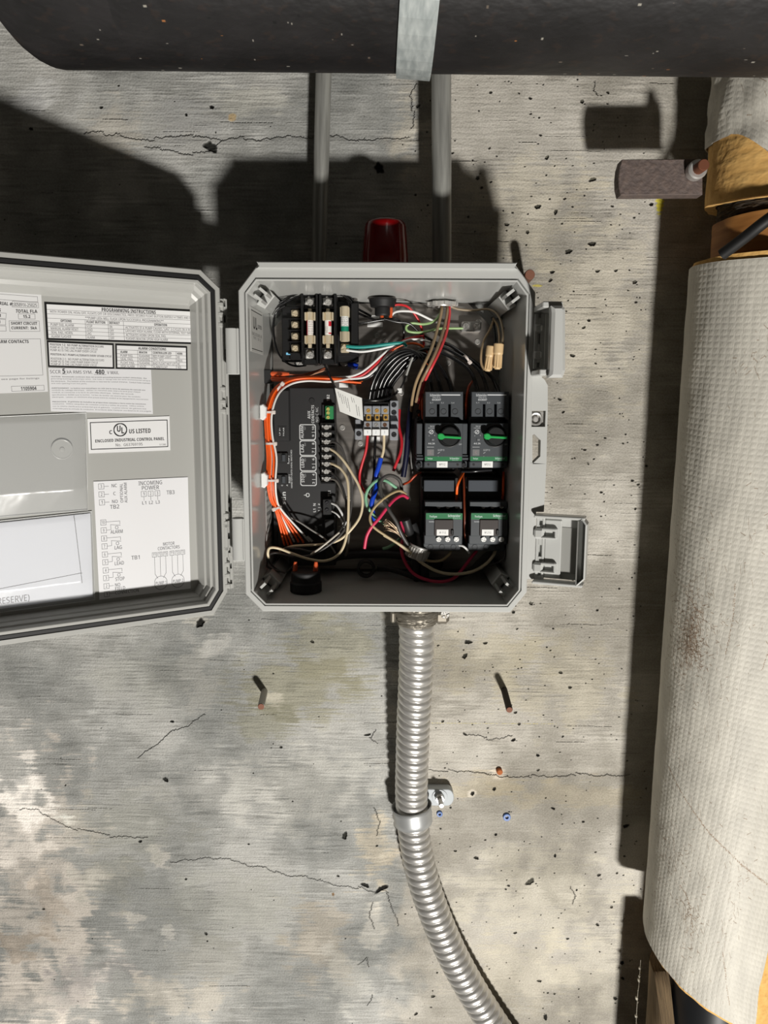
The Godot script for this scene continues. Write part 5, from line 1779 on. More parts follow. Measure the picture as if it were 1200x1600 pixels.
func power_terminals() -> void:
	var grey := mat("terminal grey plastic", c8(138, 141, 146), 0.45)
	var o := thing("terminal_block", "grey three-pole feed terminal block with white marker tabs and brass screws", "terminal block", U(590, 655, 0.07))
	var brass := mat("brass", Color.WHITE)
	for i in 3:
		var u := 568.5 + i * 13.4
		var b := MB.new()
		pbox(b, u, 634, u + 12.6, 647, PANEL_Z, 0.088, 0.0006)
		pbox(b, u, 647, u + 12.6, 658, PANEL_Z, 0.080, 0.0004)
		pbox(b, u, 658, u + 12.6, 671, PANEL_Z, 0.088, 0.0006)
		pbox(b, u, 629, u + 12.6, 634.5, PANEL_Z, 0.080, 0.0004)
		put(b, "pole", grey, o)
		b = MB.new()
		pbox(b, u + 3.6, 647, u + 11.4, 657.5, 0.078, 0.0865, 0.0005)
		put(b, "brass_link", mat("brass", Color.WHITE), o)
		screw(o, "link_hole", u + 7.4, 652.3, 0.0869, 0.0018, mat("black rubber", Color.WHITE), false)
		screw(o, "screw", u + 7.0, 641.5, 0.0886, 0.0025, brass, false, 0.7)
		screw(o, "screw", u + 6.0, 663.8, 0.0886, 0.0025, mat("dull steel", Color.WHITE) if i == 1 else mat("bronze screw", c8(128, 96, 78), 0.4, 0.8), false, 0.9)
		var im := blank(48, 40, c8(234, 236, 236))
		tx(im, str(i + 1), 19, 10, 8, 18, c8(120, 122, 124))
		b = MB.new()
		pbox(b, u - 0.4, 670.5, u + 11.8, 680.5, 0.06, 0.0915, 0.0006)
		put(b, "marker_tab", mat("white nylon", Color.WHITE), o)
		b = MB.new()
		pplate(b, u + 0.4, 671.2, u + 11, 679.8, 0.0919, 0.0004)
		put(b, "marker_number", printed("marker print " + str(i), im, 0.5), o)
	var b := MB.new()
	pbox(b, 568, 628, 609, 632, PANEL_Z, 0.084, 0.0008)
	put(b, "rail_edge", mat("black plastic", Color.WHITE), o)
	for q in [["grey screw-down end clamp at the right end of the terminal block", 609.5, 622.5, 625.5, 688, true], ["grey screw-down end clamp at the left end of the terminal block, behind the paper tag", 555, 567, 655, 687, false]]:
		o = thing("end_clamp", q[0], "clamp", U((q[1] + q[2]) / 2, 660, 0.06))
		b = MB.new()
		if q[5]:
			pbox(b, q[1], q[3], q[2], 649, PANEL_Z, 0.084, 0.0008)
			pbox(b, q[1] + 1, 657.5, q[2], 663, PANEL_Z, 0.083, 0.0008)
		else:
			pbox(b, q[1], q[3], q[2], 664, PANEL_Z, 0.076, 0.0008)
		pbox(b, q[1], 648, q[2], 670, PANEL_Z, 0.072, 0.0006)
		pbox(b, q[1] - 0.6, 669.5, q[2] - 0.6, q[4], PANEL_Z, 0.084, 0.0008)
		put(b, "body", grey, o)
		for v in ([632.5, 644.5, 679.0] if q[5] else [677.5]):
			screw(o, "screw", (q[1] + q[2]) / 2 - 0.5, v, 0.0848, 0.0032, mat("dark screw", c8(90, 92, 96), 0.4, 0.7), false, 0.4)
	# the paper tag
	var im := blank(256, 256, c8(212, 212, 208))
	for q in [[24, 30, 5, 60], [44, 40, 5, 110], [66, 44, 5, 96], [88, 50, 5, 128], [110, 60, 5, 150], [150, 30, 5, 60], [170, 36, 5, 50], [190, 100, 5, 120], [212, 110, 5, 110]]:
		for i in 20: bar(im, q[0] + i * 0.35, q[1] + i * q[3] / 20.0, q[2], q[3] / 20.0 - (2 if i % 4 == 0 else 0), c8(70, 70, 72))
	b = MB.new()
	var p := [U(523, 606, 0.104), U(565.5, 622, 0.098), U(567.5, 657.5, 0.094), U(531, 643, 0.1)]
	b.grid(8, 8, func(i: float, j: float) -> Vector3: return p[3].lerp(p[2], i).lerp(p[0].lerp(p[1], i), j) + Vector3(0, 0, 0.003 * sin(i * 3.14)))
	b.grid(8, 8, func(i: float, j: float) -> Vector3: return p[3].lerp(p[2], i).lerp(p[0].lerp(p[1], i), j) + Vector3(0, 0, 0.003 * sin(i * 3.14) - 0.0004), true)
	var tagm := printed("paper tag print", im, 0.7)
	tag(put(b, "paper_tag", tagm), "white printed paper tag curling beside the grey terminal block", "tag")


func breakers() -> void:
	var dk := mat("dark grey plastic", Color.WHITE)
	var blk := mat("black plastic", Color.WHITE)
	var rub := mat("black rubber", Color.WHITE)
	var w := c8(214, 216, 218)
	var step := U(735, 660, 0.115) - U(663.5, 660, 0.115)
	# --- motor breaker
	var o := thing("motor_breaker", "dark grey motor breaker with green-barred knob, left of the two side by side", "breaker", U(693, 670, PANEL_Z), "")
	var b := MB.new()
	pbox(b, 662, 614, 716, 732, PANEL_Z, 0.098, 0.001)
	pbox(b, 648, 651, 713, 737, PANEL_Z, 0.080, 0.003)
	put(b, "base", blk, o)
	# the terminal shroud on top, notched between its three screws
	b = MB.new()
	var poly := PackedVector2Array()
	for q in [[664.8, 612], [723.5, 612], [723.5, 656], [721, 656], [717, 652], [704.3, 651], [704.3, 631.5], [700.6, 631.5], [700.6, 651], [686.5, 651], [686.5, 631.5], [682.8, 631.5], [682.8, 651], [664.8, 651]]:
		var p := U(q[0], q[1], 0.117)
		poly.append(Vector2(p.x, p.y))
	b.prism(poly, 0.09, 0.117, 0.0005)
	put(b, "shroud", dk, o)
	var im := blank(240, 80, Color(dk.albedo_color.r, dk.albedo_color.g, dk.albedo_color.b))
	tx(im, "Schneider", 26, 10, 72, 18, w, true); bar(im, 100, 15, 124, 7, w)
	tx(im, "Electric", 44, 30, 52, 12, w); tx(im, "GV2G07", 40, 44, 58, 14, w, true)
	tx(im, "5.1", 26, 68, 20, 10, w); tx(im, "3.2", 98, 68, 20, 10, w); tx(im, "5.4", 166, 68, 20, 10, w)
	b = MB.new()
	pplate(b, 665.6, 612.8, 722.8, 631.2, 0.1173, 0.0004)
	put(b, "shroud_print", printed("shroud print", im, 0.45), o)
	for u in [675.2, 693.2, 711]:
		b = MB.new()
		var p := U(u, 643, 0.117)
		b.xf = Transform3D(Basis(Vector3.RIGHT, PI / 2), p)
		b.lathe([Vector2(0.0036, -0.001), Vector2(0.0034, 0.0004), Vector2(0.0029, 0.0004), Vector2(0.0028, -0.004), Vector2(0, -0.004)], 20)
		put(b, "screw_well", rub, o)
	# the face with the knob
	b = MB.new()
	pbox(b, 663.8, 661, 722.5, 721, 0.08, 0.115, 0.0012)
	pbox(b, 662.6, 720.5, 722, 731, 0.08, 0.111, 0.001)
	pbox(b, 651, 661.5, 660, 713, 0.07, 0.104, 0.0008)
	pbox(b, 651, 711, 661, 713.4, 0.07, 0.106, 0.0004)
	pbox(b, 650.5, 715, 661.5, 719, 0.07, 0.106, 0.0004)
	pbox(b, 650, 720, 660, 730.5, 0.07, 0.1, 0.0008)
	put(b, "face", dk, o)
	im = blank(240, 240, Color(dk.albedo_color.r, dk.albedo_color.g, dk.albedo_color.b))
	tx(im, "test", 30, 12, 34, 10, w); tx(im, "reset", 18, 24, 44, 8, w)
	ring(im, 40, 54, 12, 3, w); line(im, 34, 60, 46, 48, 3, w)
	for q in [[18, 50], [22, 74], [58, 72]]: tx(im, "4", q[0], q[1], 6, 8, w)
	tx(im, "4-6.3A", 20, 122, 44, 12, w, true); tx(im, "63", 44, 100, 14, 9, w)
	tx(im, "Ir", 34, 92, 8, 20, c8(14, 14, 14), true); tx(im, "OFF", 218, 128, 20, 9, w)
	bar(im, 12, 150, 46, 2, w)
	bar(im, 14, 166, 44, 40, c8(112, 112, 112)); tx(im, "C", 30, 176, 14, 18, c8(140, 120, 124), true)
	tx(im, "GV2P10", 82, 164, 44, 12, w); line(im, 84, 192, 96, 184, 2, w); tx(im, "Reset", 84, 210, 30, 9, w)
	bar(im, 0, 212, 240, 28, c8(30, 112, 66))
	tx(im, "TeSys", 16, 220, 34, 13, w, true); tx(im, "Schneider", 160, 216, 64, 13, w, true); tx(im, "Electric", 178, 230, 40, 8, w)
	b = MB.new()
	pplate(b, 664.6, 661.8, 721.6, 720.4, 0.1153, 0.0004)
	put(b, "face_print", printed("breaker face print", im, 0.45), o)
	var kc := U(702, 681, 0.1155)
	b = MB.new()
	b.xf = Transform3D(Basis(Vector3.RIGHT, PI / 2), kc)
	b.lathe([Vector2(0.0136, -0.004), Vector2(0.0136, 0.0006), Vector2(0.0124, 0.0012), Vector2(0.0118, 0.0), Vector2(0.0112, 0.0), Vector2(0.0106, 0.008), Vector2(0.0096, 0.0095), Vector2(0.0, 0.0095)], 40)
	put(b, "knob", mat("satin black knob", c8(24, 25, 26), 0.35), o)
	b = MB.new()
	poly = PackedVector2Array()
	for q in [[684, 678.5], [688, 676.8], [691.5, 677.2], [695, 680.6], [720.5, 682.2], [720.5, 686], [695, 684.4], [691, 686.8], [687, 686.6], [684, 684]]:
		var p := U(q[0], q[1], 0.127)
		poly.append(Vector2(p.x, p.y))
	b.prism(poly, 0.123, 0.1285, 0.0008)
	tag(put(b, "knob_bar", mat("green handle", Color.WHITE), o), "bright green pointer bar on the knob")
	b = MB.new()
	poly = PackedVector2Array()
	for q in [[686, 673], [720, 676], [720, 680], [690, 677]]:
		var p := U(q[0], q[1], 0.124)
		poly.append(Vector2(p.x, p.y))
	for u in [669.5, 715]:
		var p := U(u, 726, 0.111)
		var b2 := MB.new()
		b2.cyl(Vector3(p.x, p.y, 0.11), Vector3(p.x, p.y, 0.1114), 0.0014, 12)
		put(b2, "latch_pin", rub, o)
	for q in [[655, 727, 0.101], [655, 655, 0.083], [653.5, 643, 0.075]]:
		screw(o, "screw", q[0], q[1], q[2] + 0.002, 0.0028, mat("dark screw", c8(110, 108, 104), 0.35, 0.6), true, 0.5)
	var plain_o := o
	var c := o.duplicate()
	c.name = "motor_breaker_001"
	add_child(c)
	c.position += step
	tag(c, "dark grey motor breaker half in the box's shade, right of the two side by side", "breaker")
	for q in [[plain_o, "MP112", 0.0], [c, "MP212", 1.0]]:
		_sticker(q[0], q[1], 682.5, 721, 699.2, 730.6, 0.1117, step * q[2])
	# --- contactor
	o = thing("contactor", "dark grey contactor with green header and orange wire above it, left of the two", "contactor", U(693, 810, PANEL_Z))
	b = MB.new()
	pbox(b, 658, 745, 715, 858, PANEL_Z, 0.092, 0.0015)
	pbox(b, 660, 766, 716, 783, 0.08, 0.094, 0.0006)
	put(b, "base", blk, o)
	b = MB.new()
	pbox(b, 662.5, 750, 709.5, 768, 0.08, 0.100, 0.0008)
	tag(put(b, "coil_block", mat("shiny dark plastic", c8(78, 82, 88), 0.22), o), "shiny grey coil block")
	for u in [671, 690]:
		screw(o, "screw", u, 775, 0.0955, 0.003, mat("dark screw", Color.WHITE), true, 0.3)
	b = MB.new()
	poly = PackedVector2Array()
	for q in [[664, 784], [722, 784], [722, 795], [718, 795], [717, 792], [710, 791.5], [704, 793.5], [696, 791.5], [690, 793.5], [680, 791.5], [664, 791]]:
		var p := U(q[0], q[1], 0.112)
		poly.append(Vector2(p.x, p.y))
	b.prism(poly, 0.085, 0.112, 0.0005)
	put(b, "upper_terminal_bar", dk, o)
	for u in [686, 700, 714]: screw(o, "screw", u, 791.5, 0.108, 0.0027, mat("steel", Color.WHITE), true, u)
	b = MB.new()
	poly = PackedVector2Array()
	for q in [[665, 838], [665, 804], [667.5, 801.3], [720, 801.3], [722.5, 804], [722.5, 838]]:
		var p := U(q[0], q[1], 0.121)
		poly.append(Vector2(p.x, p.y))
	b.prism(poly, 0.085, 0.1205, 0.0008)
	pbox(b, 662.8, 836, 722.2, 851, 0.085, 0.1165, 0.0008)
	pbox(b, 661.8, 848, 719.5, 861, 0.085, 0.108, 0.0008)
	put(b, "housing", dk, o)
	im = blank(240, 152, Color(dk.albedo_color.r, dk.albedo_color.g, dk.albedo_color.b))
	bar(im, 0, 0, 240, 42, c8(26, 108, 64))
	tx(im, "TeSys", 22, 16, 52, 17, w, true); tx(im, "Schneider", 144, 8, 84, 17, w, true); tx(im, "Electric", 178, 27, 50, 10, w)
	tx(im, "Control", 20, 52, 38, 10, w, true)
	b = MB.new()
	pplate(b, 665.6, 801.8, 722, 837.4, 0.1207, 0.0004)
	put(b, "header_print", printed("contactor header print", im, 0.45), o)
	b = MB.new()
	pbox(b, 679, 812, 708, 837.5, 0.116, 0.1225, 0.0006)
	tag(put(b, "carrier", mat("brown black carrier", c8(52, 44, 42), 0.4), o), "dark sliding carrier window")
	b = MB.new()
	pbox(b, 705, 828, 709, 836, 0.12, 0.1245, 0.0005)
	put(b, "catch", rub, o)
	for u in [685.6, 699.6, 713.3]:
		screw(o, "screw", u, 843, 0.1195, 0.0032, mat("bright screw", c8(226, 226, 224), 0.4, 0.3) , true, 0.6 + u)
	for u in [672.6, 690.6, 708.6]:
		b = MB.new()
		var p := U(u, 855, 0.108)
		b.xf = Transform3D(Basis(Vector3.RIGHT, PI / 2), p)
		b.lathe([Vector2(0.0036, -0.001), Vector2(0.0034, 0.0004), Vector2(0.0029, 0.0004), Vector2(0.0028, -0.004), Vector2(0, -0.004)], 20)
		put(b, "screw_well", rub, o)
	c = o.duplicate()
	c.name = "contactor_001"
	add_child(c)
	c.position += step
	tag(c, "dark grey contactor with green header next to the right wall, right of the two", "contactor")
	for q in [[o, "M 112", 0.0], [c, "M 212", 1.0]]:
		_sticker(q[0], q[1], 682.5, 827.5, 700.5, 836.8, 0.1228, step * q[2])


func _sticker(o: Node3D, s: String, u0: float, v0: float, u1: float, v1: float, z: float, shift: Vector3) -> void:
	var im := blank(96, 52, c8(236, 236, 234))
	tx(im, s, 22, 17, 54, 17, c8(70, 70, 72))
	var b := MB.new()
	b.xf = Transform3D(Basis(), shift)
	pplate(b, u0, v0, u1, v1, z, 0.0004)
	tag(put(b, "sticker", printed("sticker " + s, im, 0.5), o), "white number sticker")


func top_fittings() -> void:
	var top := EYE + 0.1413 - 0.0142 - 0.009
	# beacon on the roof of the box and its gland below
	var o := thing("alarm_beacon", "dark red alarm beacon dome standing on top of the enclosure", "beacon", Vector3(U(602, 400, 0.1).x, EYE + 0.143, 0.1))
	var b := MB.new()
	var red := mat("dark red lens", c8(128, 8, 12), 0.14)
	b.xf = Transform3D(Basis(), Vector3(o.position.x, EYE + 0.1425, 0.1))
	b.lathe([Vector2(0.0282, 0.004), Vector2(0.0268, 0.008), Vector2(0.0262, 0.02), Vector2(0.0236, 0.052), Vector2(0.0226, 0.056), Vector2(0.0200, 0.0585), Vector2(0.0, 0.060)], 40, true)
	put(b, "dome", red, o)
	b = MB.new()
	b.xf = Transform3D(Basis(), Vector3(o.position.x, EYE + 0.1425, 0.1))
	b.lathe([Vector2(0, 0), Vector2(0.029, 0.0), Vector2(0.029, 0.006), Vector2(0.0275, 0.009), Vector2(0.0255, 0.009)], 40)
	put(b, "base", mat("black plastic", Color.WHITE), o)
	b = MB.new()
	var nx := U(598, 460, 0.085).x
	b.xf = Transform3D(Basis(), Vector3(nx, top - 0.0002, 0.085))
	b.lathe([Vector2(0, -0.0195), Vector2(0.0085, -0.0195), Vector2(0.0092, -0.018), Vector2(0.0092, -0.0105), Vector2(0.0140, -0.0095), Vector2(0.0160, -0.0025), Vector2(0.0162, 0.0), Vector2(0, 0.0)], 32)
	tag(put(b, "gland_nut", mat("black rubber", Color.WHITE), o), "black ribbed nut under the roof of the box")
	var k := 0
	for u in [597.0, 610.5]:
		var s := thing("spade_terminal", ["orange insulated spade terminal hanging left under the black nut", "orange insulated spade terminal hanging right under the black nut"][k], "terminal", U(u, 485, 0.085))
		k += 1
		b = MB.new()
		b.tube([U(u - 0.5, 474, 0.085), U(u - 0.5, 478, 0.085), U(u - 0.4, 492, 0.085), U(u, 496.5, 0.085)], [0.0024, 0.0029, 0.0027, 0.0019], 12)
		put(b, "sleeve", mat("orange insulator", Color.WHITE), s)
		b = MB.new()
		var a := U(u - 0.5, 472.5, 0.085)
		b.box(a, Vector3(0.004, 0.006, 0.0008), 0.0002)
		put(b, "blade", mat("brass", Color.WHITE), s)
	# the steel conduit's locknut inside
	o = thing("conduit_locknut", "steel locknut under the roof of the box where pale wires enter", "locknut", U(690, 466, 0.06))
	b = MB.new()
	var c := Vector3(0.0690, top, 0.06)
	b.xf = Transform3D(Basis(), c)
	b.lathe([Vector2(0.0102, -0.001), Vector2(0.0102, -0.0062), Vector2(0.0124, -0.0062), Vector2(0.0130, -0.005), Vector2(0.0168, -0.005), Vector2(0.0172, -0.001), Vector2(0.0102, -0.001)], 24)
	put(b, "ring", mat("steel", Color.WHITE), o)
	for i in 8:
		b = MB.new()
		var an := TAU * i / 8.0 + 0.2
		b.xf = Transform3D(Basis(Vector3.UP, an), c)
		b.box(Vector3(0.0178, -0.003, 0), Vector3(0.003, 0.0042, 0.0055), 0.0006)
		put(b, "lug", mat("steel", Color.WHITE), o)
	# wire nuts
	for q in [["cream wire nut hanging lower left of the pair by the right wall", 768, 541, 761.5, 580, 0.113], ["cream wire nut hanging right of the pair by the right wall", 779.5, 537, 777, 577, 0.119]]:
		var a := U(q[1], q[2], q[5])
		var e := U(q[3], q[4], q[5] + 0.002)
		o = thing("wire_nut", q[0], "wire nut", (a + e) / 2)
		b = MB.new()
		var y := (a - e).normalized()
		var x := y.cross(Vector3(0, 0, 1)).normalized()
		b.xf = Transform3D(Basis(x, y, x.cross(y)), e)
		var L := (a - e).length()
		b.lathe([Vector2(0, 0), Vector2(0.0030, 0.0), Vector2(0.0036, 0.001), Vector2(0.0047, L * 0.55), Vector2(0.0055, L * 0.62), Vector2(0.0057, L * 0.97), Vector2(0.0050, L), Vector2(0.004, L), Vector2(0.0036, L * 0.8), Vector2(0, L * 0.8)], 20)
		for i in 10:
			var an := TAU * i / 10.0
			var keep := b.xf
			b.xf = keep * Transform3D(Basis(Vector3.UP, an), Vector3.ZERO)
			b.box(Vector3(0.0043, L * 0.30, 0), Vector3(0.0012, L * 0.5, 0.0011), 0.0003)
			b.xf = keep
		put(b, "cap", mat("tan plastic", Color.WHITE), o)


func bottom_fittings() -> void:
	var bot := EYE - 0.2327 + 0.006 + 0.0075
	var blk := mat("black rubber", Color.WHITE)
	var o := thing("alarm_horn", "round black alarm horn body standing on the floor of the box at left", "horn", Vector3(U(478, 910, 0.132).x, bot - 0.0015, 0.132))
	var b := MB.new()
	b.xf = Transform3D(Basis(), o.position)
	b.lathe([Vector2(0.0185, 0.0), Vector2(0.0185, 0.010), Vector2(0.0172, 0.012), Vector2(0.0172, 0.022), Vector2(0.0165, 0.0235), Vector2(0, 0.0235)], 36)
	put(b, "body", blk, o)
	for q in [["orange insulated spade terminal standing left on the black horn", 461], ["orange insulated spade terminal standing right on the black horn", 493]]:
		var s := thing("spade_terminal", q[0], "terminal", U(q[1], 888, 0.132))
		b = MB.new()
		b.tube([U(q[1], 898, 0.132), U(q[1], 893, 0.132), U(q[1] + 0.4, 884, 0.132), U(q[1] + 0.8, 878, 0.132)], [0.0024, 0.0029, 0.0027, 0.0019], 12)
		put(b, "sleeve", mat("orange insulator", Color.WHITE), s)
	# the flexible conduit's bushing inside
	o = thing("conduit_bushing", "toothed steel bushing round the black cables below the left contactor", "bushing", U(653, 862, 0.1))
	var tilt := Basis(Vector3(0, 0, 1), -0.32)
	b = MB.new()
	b.xf = Transform3D(tilt, o.position)
	b.lathe([Vector2(0.0118, -0.008), Vector2(0.0130, -0.008), Vector2(0.0130, 0.007), Vector2(0.0122, 0.008), Vector2(0.0116, 0.007), Vector2(0.0118, -0.008)], 36)
	put(b, "sleeve", mat("steel", Color.WHITE), o)
	for i in 24:
		b = MB.new()
		b.xf = Transform3D(tilt * Basis(Vector3.UP, TAU * i / 24.0), o.position)
		b.box(Vector3(0.0133, -0.001, 0), Vector3(0.0014, 0.012, 0.0017), 0.0003)
		put(b, "tooth", mat("steel", Color.WHITE), o)
	# cable jackets coming up out of it
	for q in [["black cable jacket end leaning left out of the conduit bushing", [[652, 905, 0.084], [650, 880, 0.092], [649, 860, 0.096], [640, 832, 0.09], [634, 812, 0.092]], 0.0055], ["black cable jacket end standing right in the conduit bushing", [[664, 905, 0.085], [662, 880, 0.096], [658, 860, 0.101], [653, 838, 0.087], [645, 820, 0.083]], 0.0055]]:
		b = MB.new()
		b.tube(smooth_path(way(q[1])), q[2], 18)
		tag(put(b, "cable_jacket", mat("black cable jacket", c8(38, 38, 39), 0.5)), q[0], "cable")
	# frayed bare strands
	o = thing("bare_strands", "frayed bundle of bare copper strands in the middle of the lower wiring", "wire strands", U(612, 820, 0.1))
	for i in 14:
		b = MB.new()
		b.tube(smooth_path([U(636 + rng.randf_range(-3, 3), 838 + i * 0.8, 0.092), U(622, 826 + i * 0.7, 0.1), U(608 + rng.randf_range(-4, 4), 812 + i * 1.3, 0.102 + rng.randf_range(-0.004, 0.004)), U(600 + rng.randf_range(-2, 5), 811 + i * 1.6, 0.1)]), 0.00055, 5)
		put(b, "strand", mat("tinned copper", c8(196, 172, 146), 0.35, 0.6), o)
	# black cable looped on the floor of the box
	b = MB.new()
	var loop := []
	var c := U(572, 889, 0.09)
	for i in 60:
		var a := TAU * 2.4 * i / 59.0
		loop.append(c + Vector3(cos(a) * 0.0095, sin(a) * 0.0095, 0.004 * sin(a * 0.5) - 0.00012 * i))
	b.tube(loop, 0.0019, 10)
	tag(put(b, "cable", mat("black cable jacket", Color.WHITE)), "thin black cable coiled in a small knot on the box floor", "cable")
	for q in [["thick black cable lying across the back of the box floor", [[500, 876, 0.06], [540, 868, 0.058], [600, 866, 0.06], [650, 872, 0.065], [690, 884, 0.08]], 0.005], ["black cable lying along the box floor right of the knot", [[590, 886, 0.075], [620, 892, 0.08], [660, 905, 0.09], [700, 905, 0.09], [730, 895, 0.085]], 0.0035]]:
		b = MB.new()
		b.tube(smooth_path(way(q[1])), q[2], 14)
		tag(put(b, "cable", mat("black cable jacket", Color.WHITE)), q[0], "cable")


func tie(label: String, u: float, v: float, z: float, w: float, turn: float, mount: bool) -> void:
	var o := thing("cable_tie", label, "cable tie", U(u, v, z))
	var b := MB.new()
	b.xf = Transform3D(Basis(Vector3(0, 0, 1), turn), o.position)
	var k := px(u, v, z)
	var pts := []
	for i in 24:
		var a := TAU * i / 24.0
		pts.append(Vector3(cos(a) * w * k * 0.5, 0, sin(a) * 0.0058))
	for i in 24:
		var p0: Vector3 = pts[i]
		var p1: Vector3 = pts[(i + 1) % 24]
		var h := Vector3(0, 0.0012, 0)
		b.face([p1 - h, p0 - h, p0 + h, p1 + h])
		b.face([p0 * 0.9 - h, p1 * 0.9 - h, p1 * 0.9 + h, p0 * 0.9 + h])
		b.face([p0 + h, p0 * 0.9 + h, p1 * 0.9 + h, p1 + h])
		b.face([p0 - h, p1 - h, p1 * 0.9 - h, p0 * 0.9 - h])
	put(b, "strap", mat("clear nylon", Color.WHITE), o)
	b = MB.new()
	b.xf = Transform3D(Basis(Vector3(0, 0, 1), turn), o.position)
	b.box(Vector3(w * k * 0.5 + 0.001, 0, 0.0025), Vector3(0.0048, 0.0046, 0.004), 0.0008)
	put(b, "head", mat("clear nylon", Color.WHITE), o)
	if mount:
		b = MB.new()
		var m := U(u - w * 0.5 - 5.0, v, z + 0.012)
		var poly := PackedVector2Array()
		for q in [[-0.0028, -0.0075], [0.0006, -0.0092], [0.0042, -0.0055], [0.0046, 0.0055], [0.001, 0.0092], [-0.0028, 0.0078]]:
			poly.append(Vector2(m.x + q[0], m.y + q[1]))
		b.prism(poly, z + 0.0, z + 0.012, 0.001)
		put(b, "mount", mat("white nylon", Color.WHITE), o)


func harness() -> void:
	var C := [[520, 593, 0.094], [480, 592, 0.094], [452, 597, 0.098], [431, 613, 0.112], [420, 645, 0.118], [420.5, 680, 0.118], [425, 715, 0.118], [424, 750, 0.118], [427, 778, 0.112], [435.5, 798, 0.104]]
	var hw := [3.2, 3.2, 4.0, 5.0, 5.0, 5.0, 7.0, 6.5, 5.2, 4.5]
	var ends := [[443, 846], [448.5, 846], [454, 846], [457, 841], [463.5, 841], [474, 835], [471, 842]]
	var where := [-1.0, -0.66, -0.33, 0.0, 0.36, 1.0, 0.72]
	var white := [3, 5]
	var starts := [[560, 596], [556, 600], [566, 595], [560, 592], [562, 590], [558, 589], [564, 598]]
	for i in 7:
		var list := [[starts[i][0], starts[i][1], 0.066 + 0.0028 * i]]
		for k in C.size():
			var d := Vector2(C[mini(k + 1, C.size() - 1)][0] - C[maxi(k - 1, 0)][0], C[mini(k + 1, C.size() - 1)][1] - C[maxi(k - 1, 0)][1]).normalized()
			var s: float = where[i] * hw[k]
			# across the run; negative lies on the outer, left side
			list.append([C[k][0] - d.y * -s, C[k][1] + d.x * -s, C[k][2] + 0.0026 * (i % 3 - 1)])
		list.append([ends[i][0], ends[i][1], 0.088])
		list.append([ends[i][0] + 2.0, ends[i][1] + 5.0, 0.081])
		if i in white:
			wire(["", "", "", "white wire running down the middle of the orange harness", "", "white wire along the right edge of the orange harness, ending in clear sleeves"][i], c8(214, 212, 208), 0.00125, list)
		else:
			wire(["orange wire along the far left edge of the tied harness", "orange wire second from the harness's left edge", "orange wire third from the harness's left edge, left of the white one", "", "orange wire between the harness's two white wires", "", "orange wire lowest where the harness starts under the fuses, near its right edge"][i], c8(232, 92, 24), 0.0013, list, "orange wires in the tied harness")
	# dark crimp sleeves at their ends
	var k := 0
	for q in ends:
		var b := MB.new()
		b.tube([U(q[0] - 0.6, q[1] - 2, 0.0885), U(q[0] + 2.5, q[1] + 6, 0.081)], 0.0017, 10)
		tag(put(b, "crimp_sleeve", mat("dark amber sleeve", c8(70, 26, 14), 0.3)), "dark amber crimp sleeve on the tip of the harness's " + ["leftmost orange wire", "second orange wire", "third orange wire", "middle white wire", "orange wire between the white ones", "rightmost white wire", "last orange wire"][k], "crimp sleeve", "crimp sleeves at the harness's end")
		k += 1
	for q in [[476, 838, 484, 846, "clear sleeve on the white wire's tip, left of the two"], [480, 838, 488, 846, "clear sleeve beside the white wire's tip, right of the two"]]:
		var b := MB.new()
		b.tube([U(q[0], q[1], 0.087), U(q[2], q[3], 0.086)], 0.0016, 10)
		tag(put(b, "crimp_sleeve", mat("clear grey sleeve", c8(150, 150, 146), 0.2)), q[4], "crimp sleeve")
	tie("white cable tie at the harness's upper bend", 437, 606, 0.109, 13, 0.9, false)
	tie("white cable tie with white mount, upper of the two on the left wall", 420.5, 644, 0.118, 12, 0.0, true)
	tie("white cable tie round the harness beside the upper switch", 422, 693, 0.118, 14, 0.0, false)
	tie("white cable tie with white mount, lower of the two on the left wall", 424, 750.5, 0.118, 15, 0.0, true)
	tie("white cable tie where the harness fans out", 435, 793, 0.106, 11, 3.5, false)
	# the orange joiner by the left wall
	var o := thing("wire_joiner", "orange insulated wire joiner plugged into a black holder at the left wall", "terminal", U(425, 588, 0.088))
	var b := MB.new()
	pbox(b, 403, 577, 424, 599, 0.076, 0.096, 0.001)
	put(b, "holder", mat("black rubber", Color.WHITE), o)
	for v in [584.0, 592.0]:
		b = MB.new()
		b.tube([U(420, v, 0.093), U(426, v, 0.093), U(444, v + 0.5, 0.093), U(452, v + 0.3, 0.093)], [0.0026, 0.0032, 0.0029, 0.0018], 12)
		put(b, "sleeve", mat("orange insulator", Color.WHITE), o)
	wire("thin brown wire leaving the orange joiner towards the fuse block", c8(150, 78, 50), 0.0011, [[450, 585, 0.093], [470, 586, 0.09], [490, 581, 0.08], [508, 575, 0.065]])
	wire("thin tan wire leaving the orange joiner below the brown one", c8(186, 140, 110), 0.0011, [[450, 591, 0.093], [470, 589, 0.088], [490, 584, 0.078], [512, 577, 0.062]])


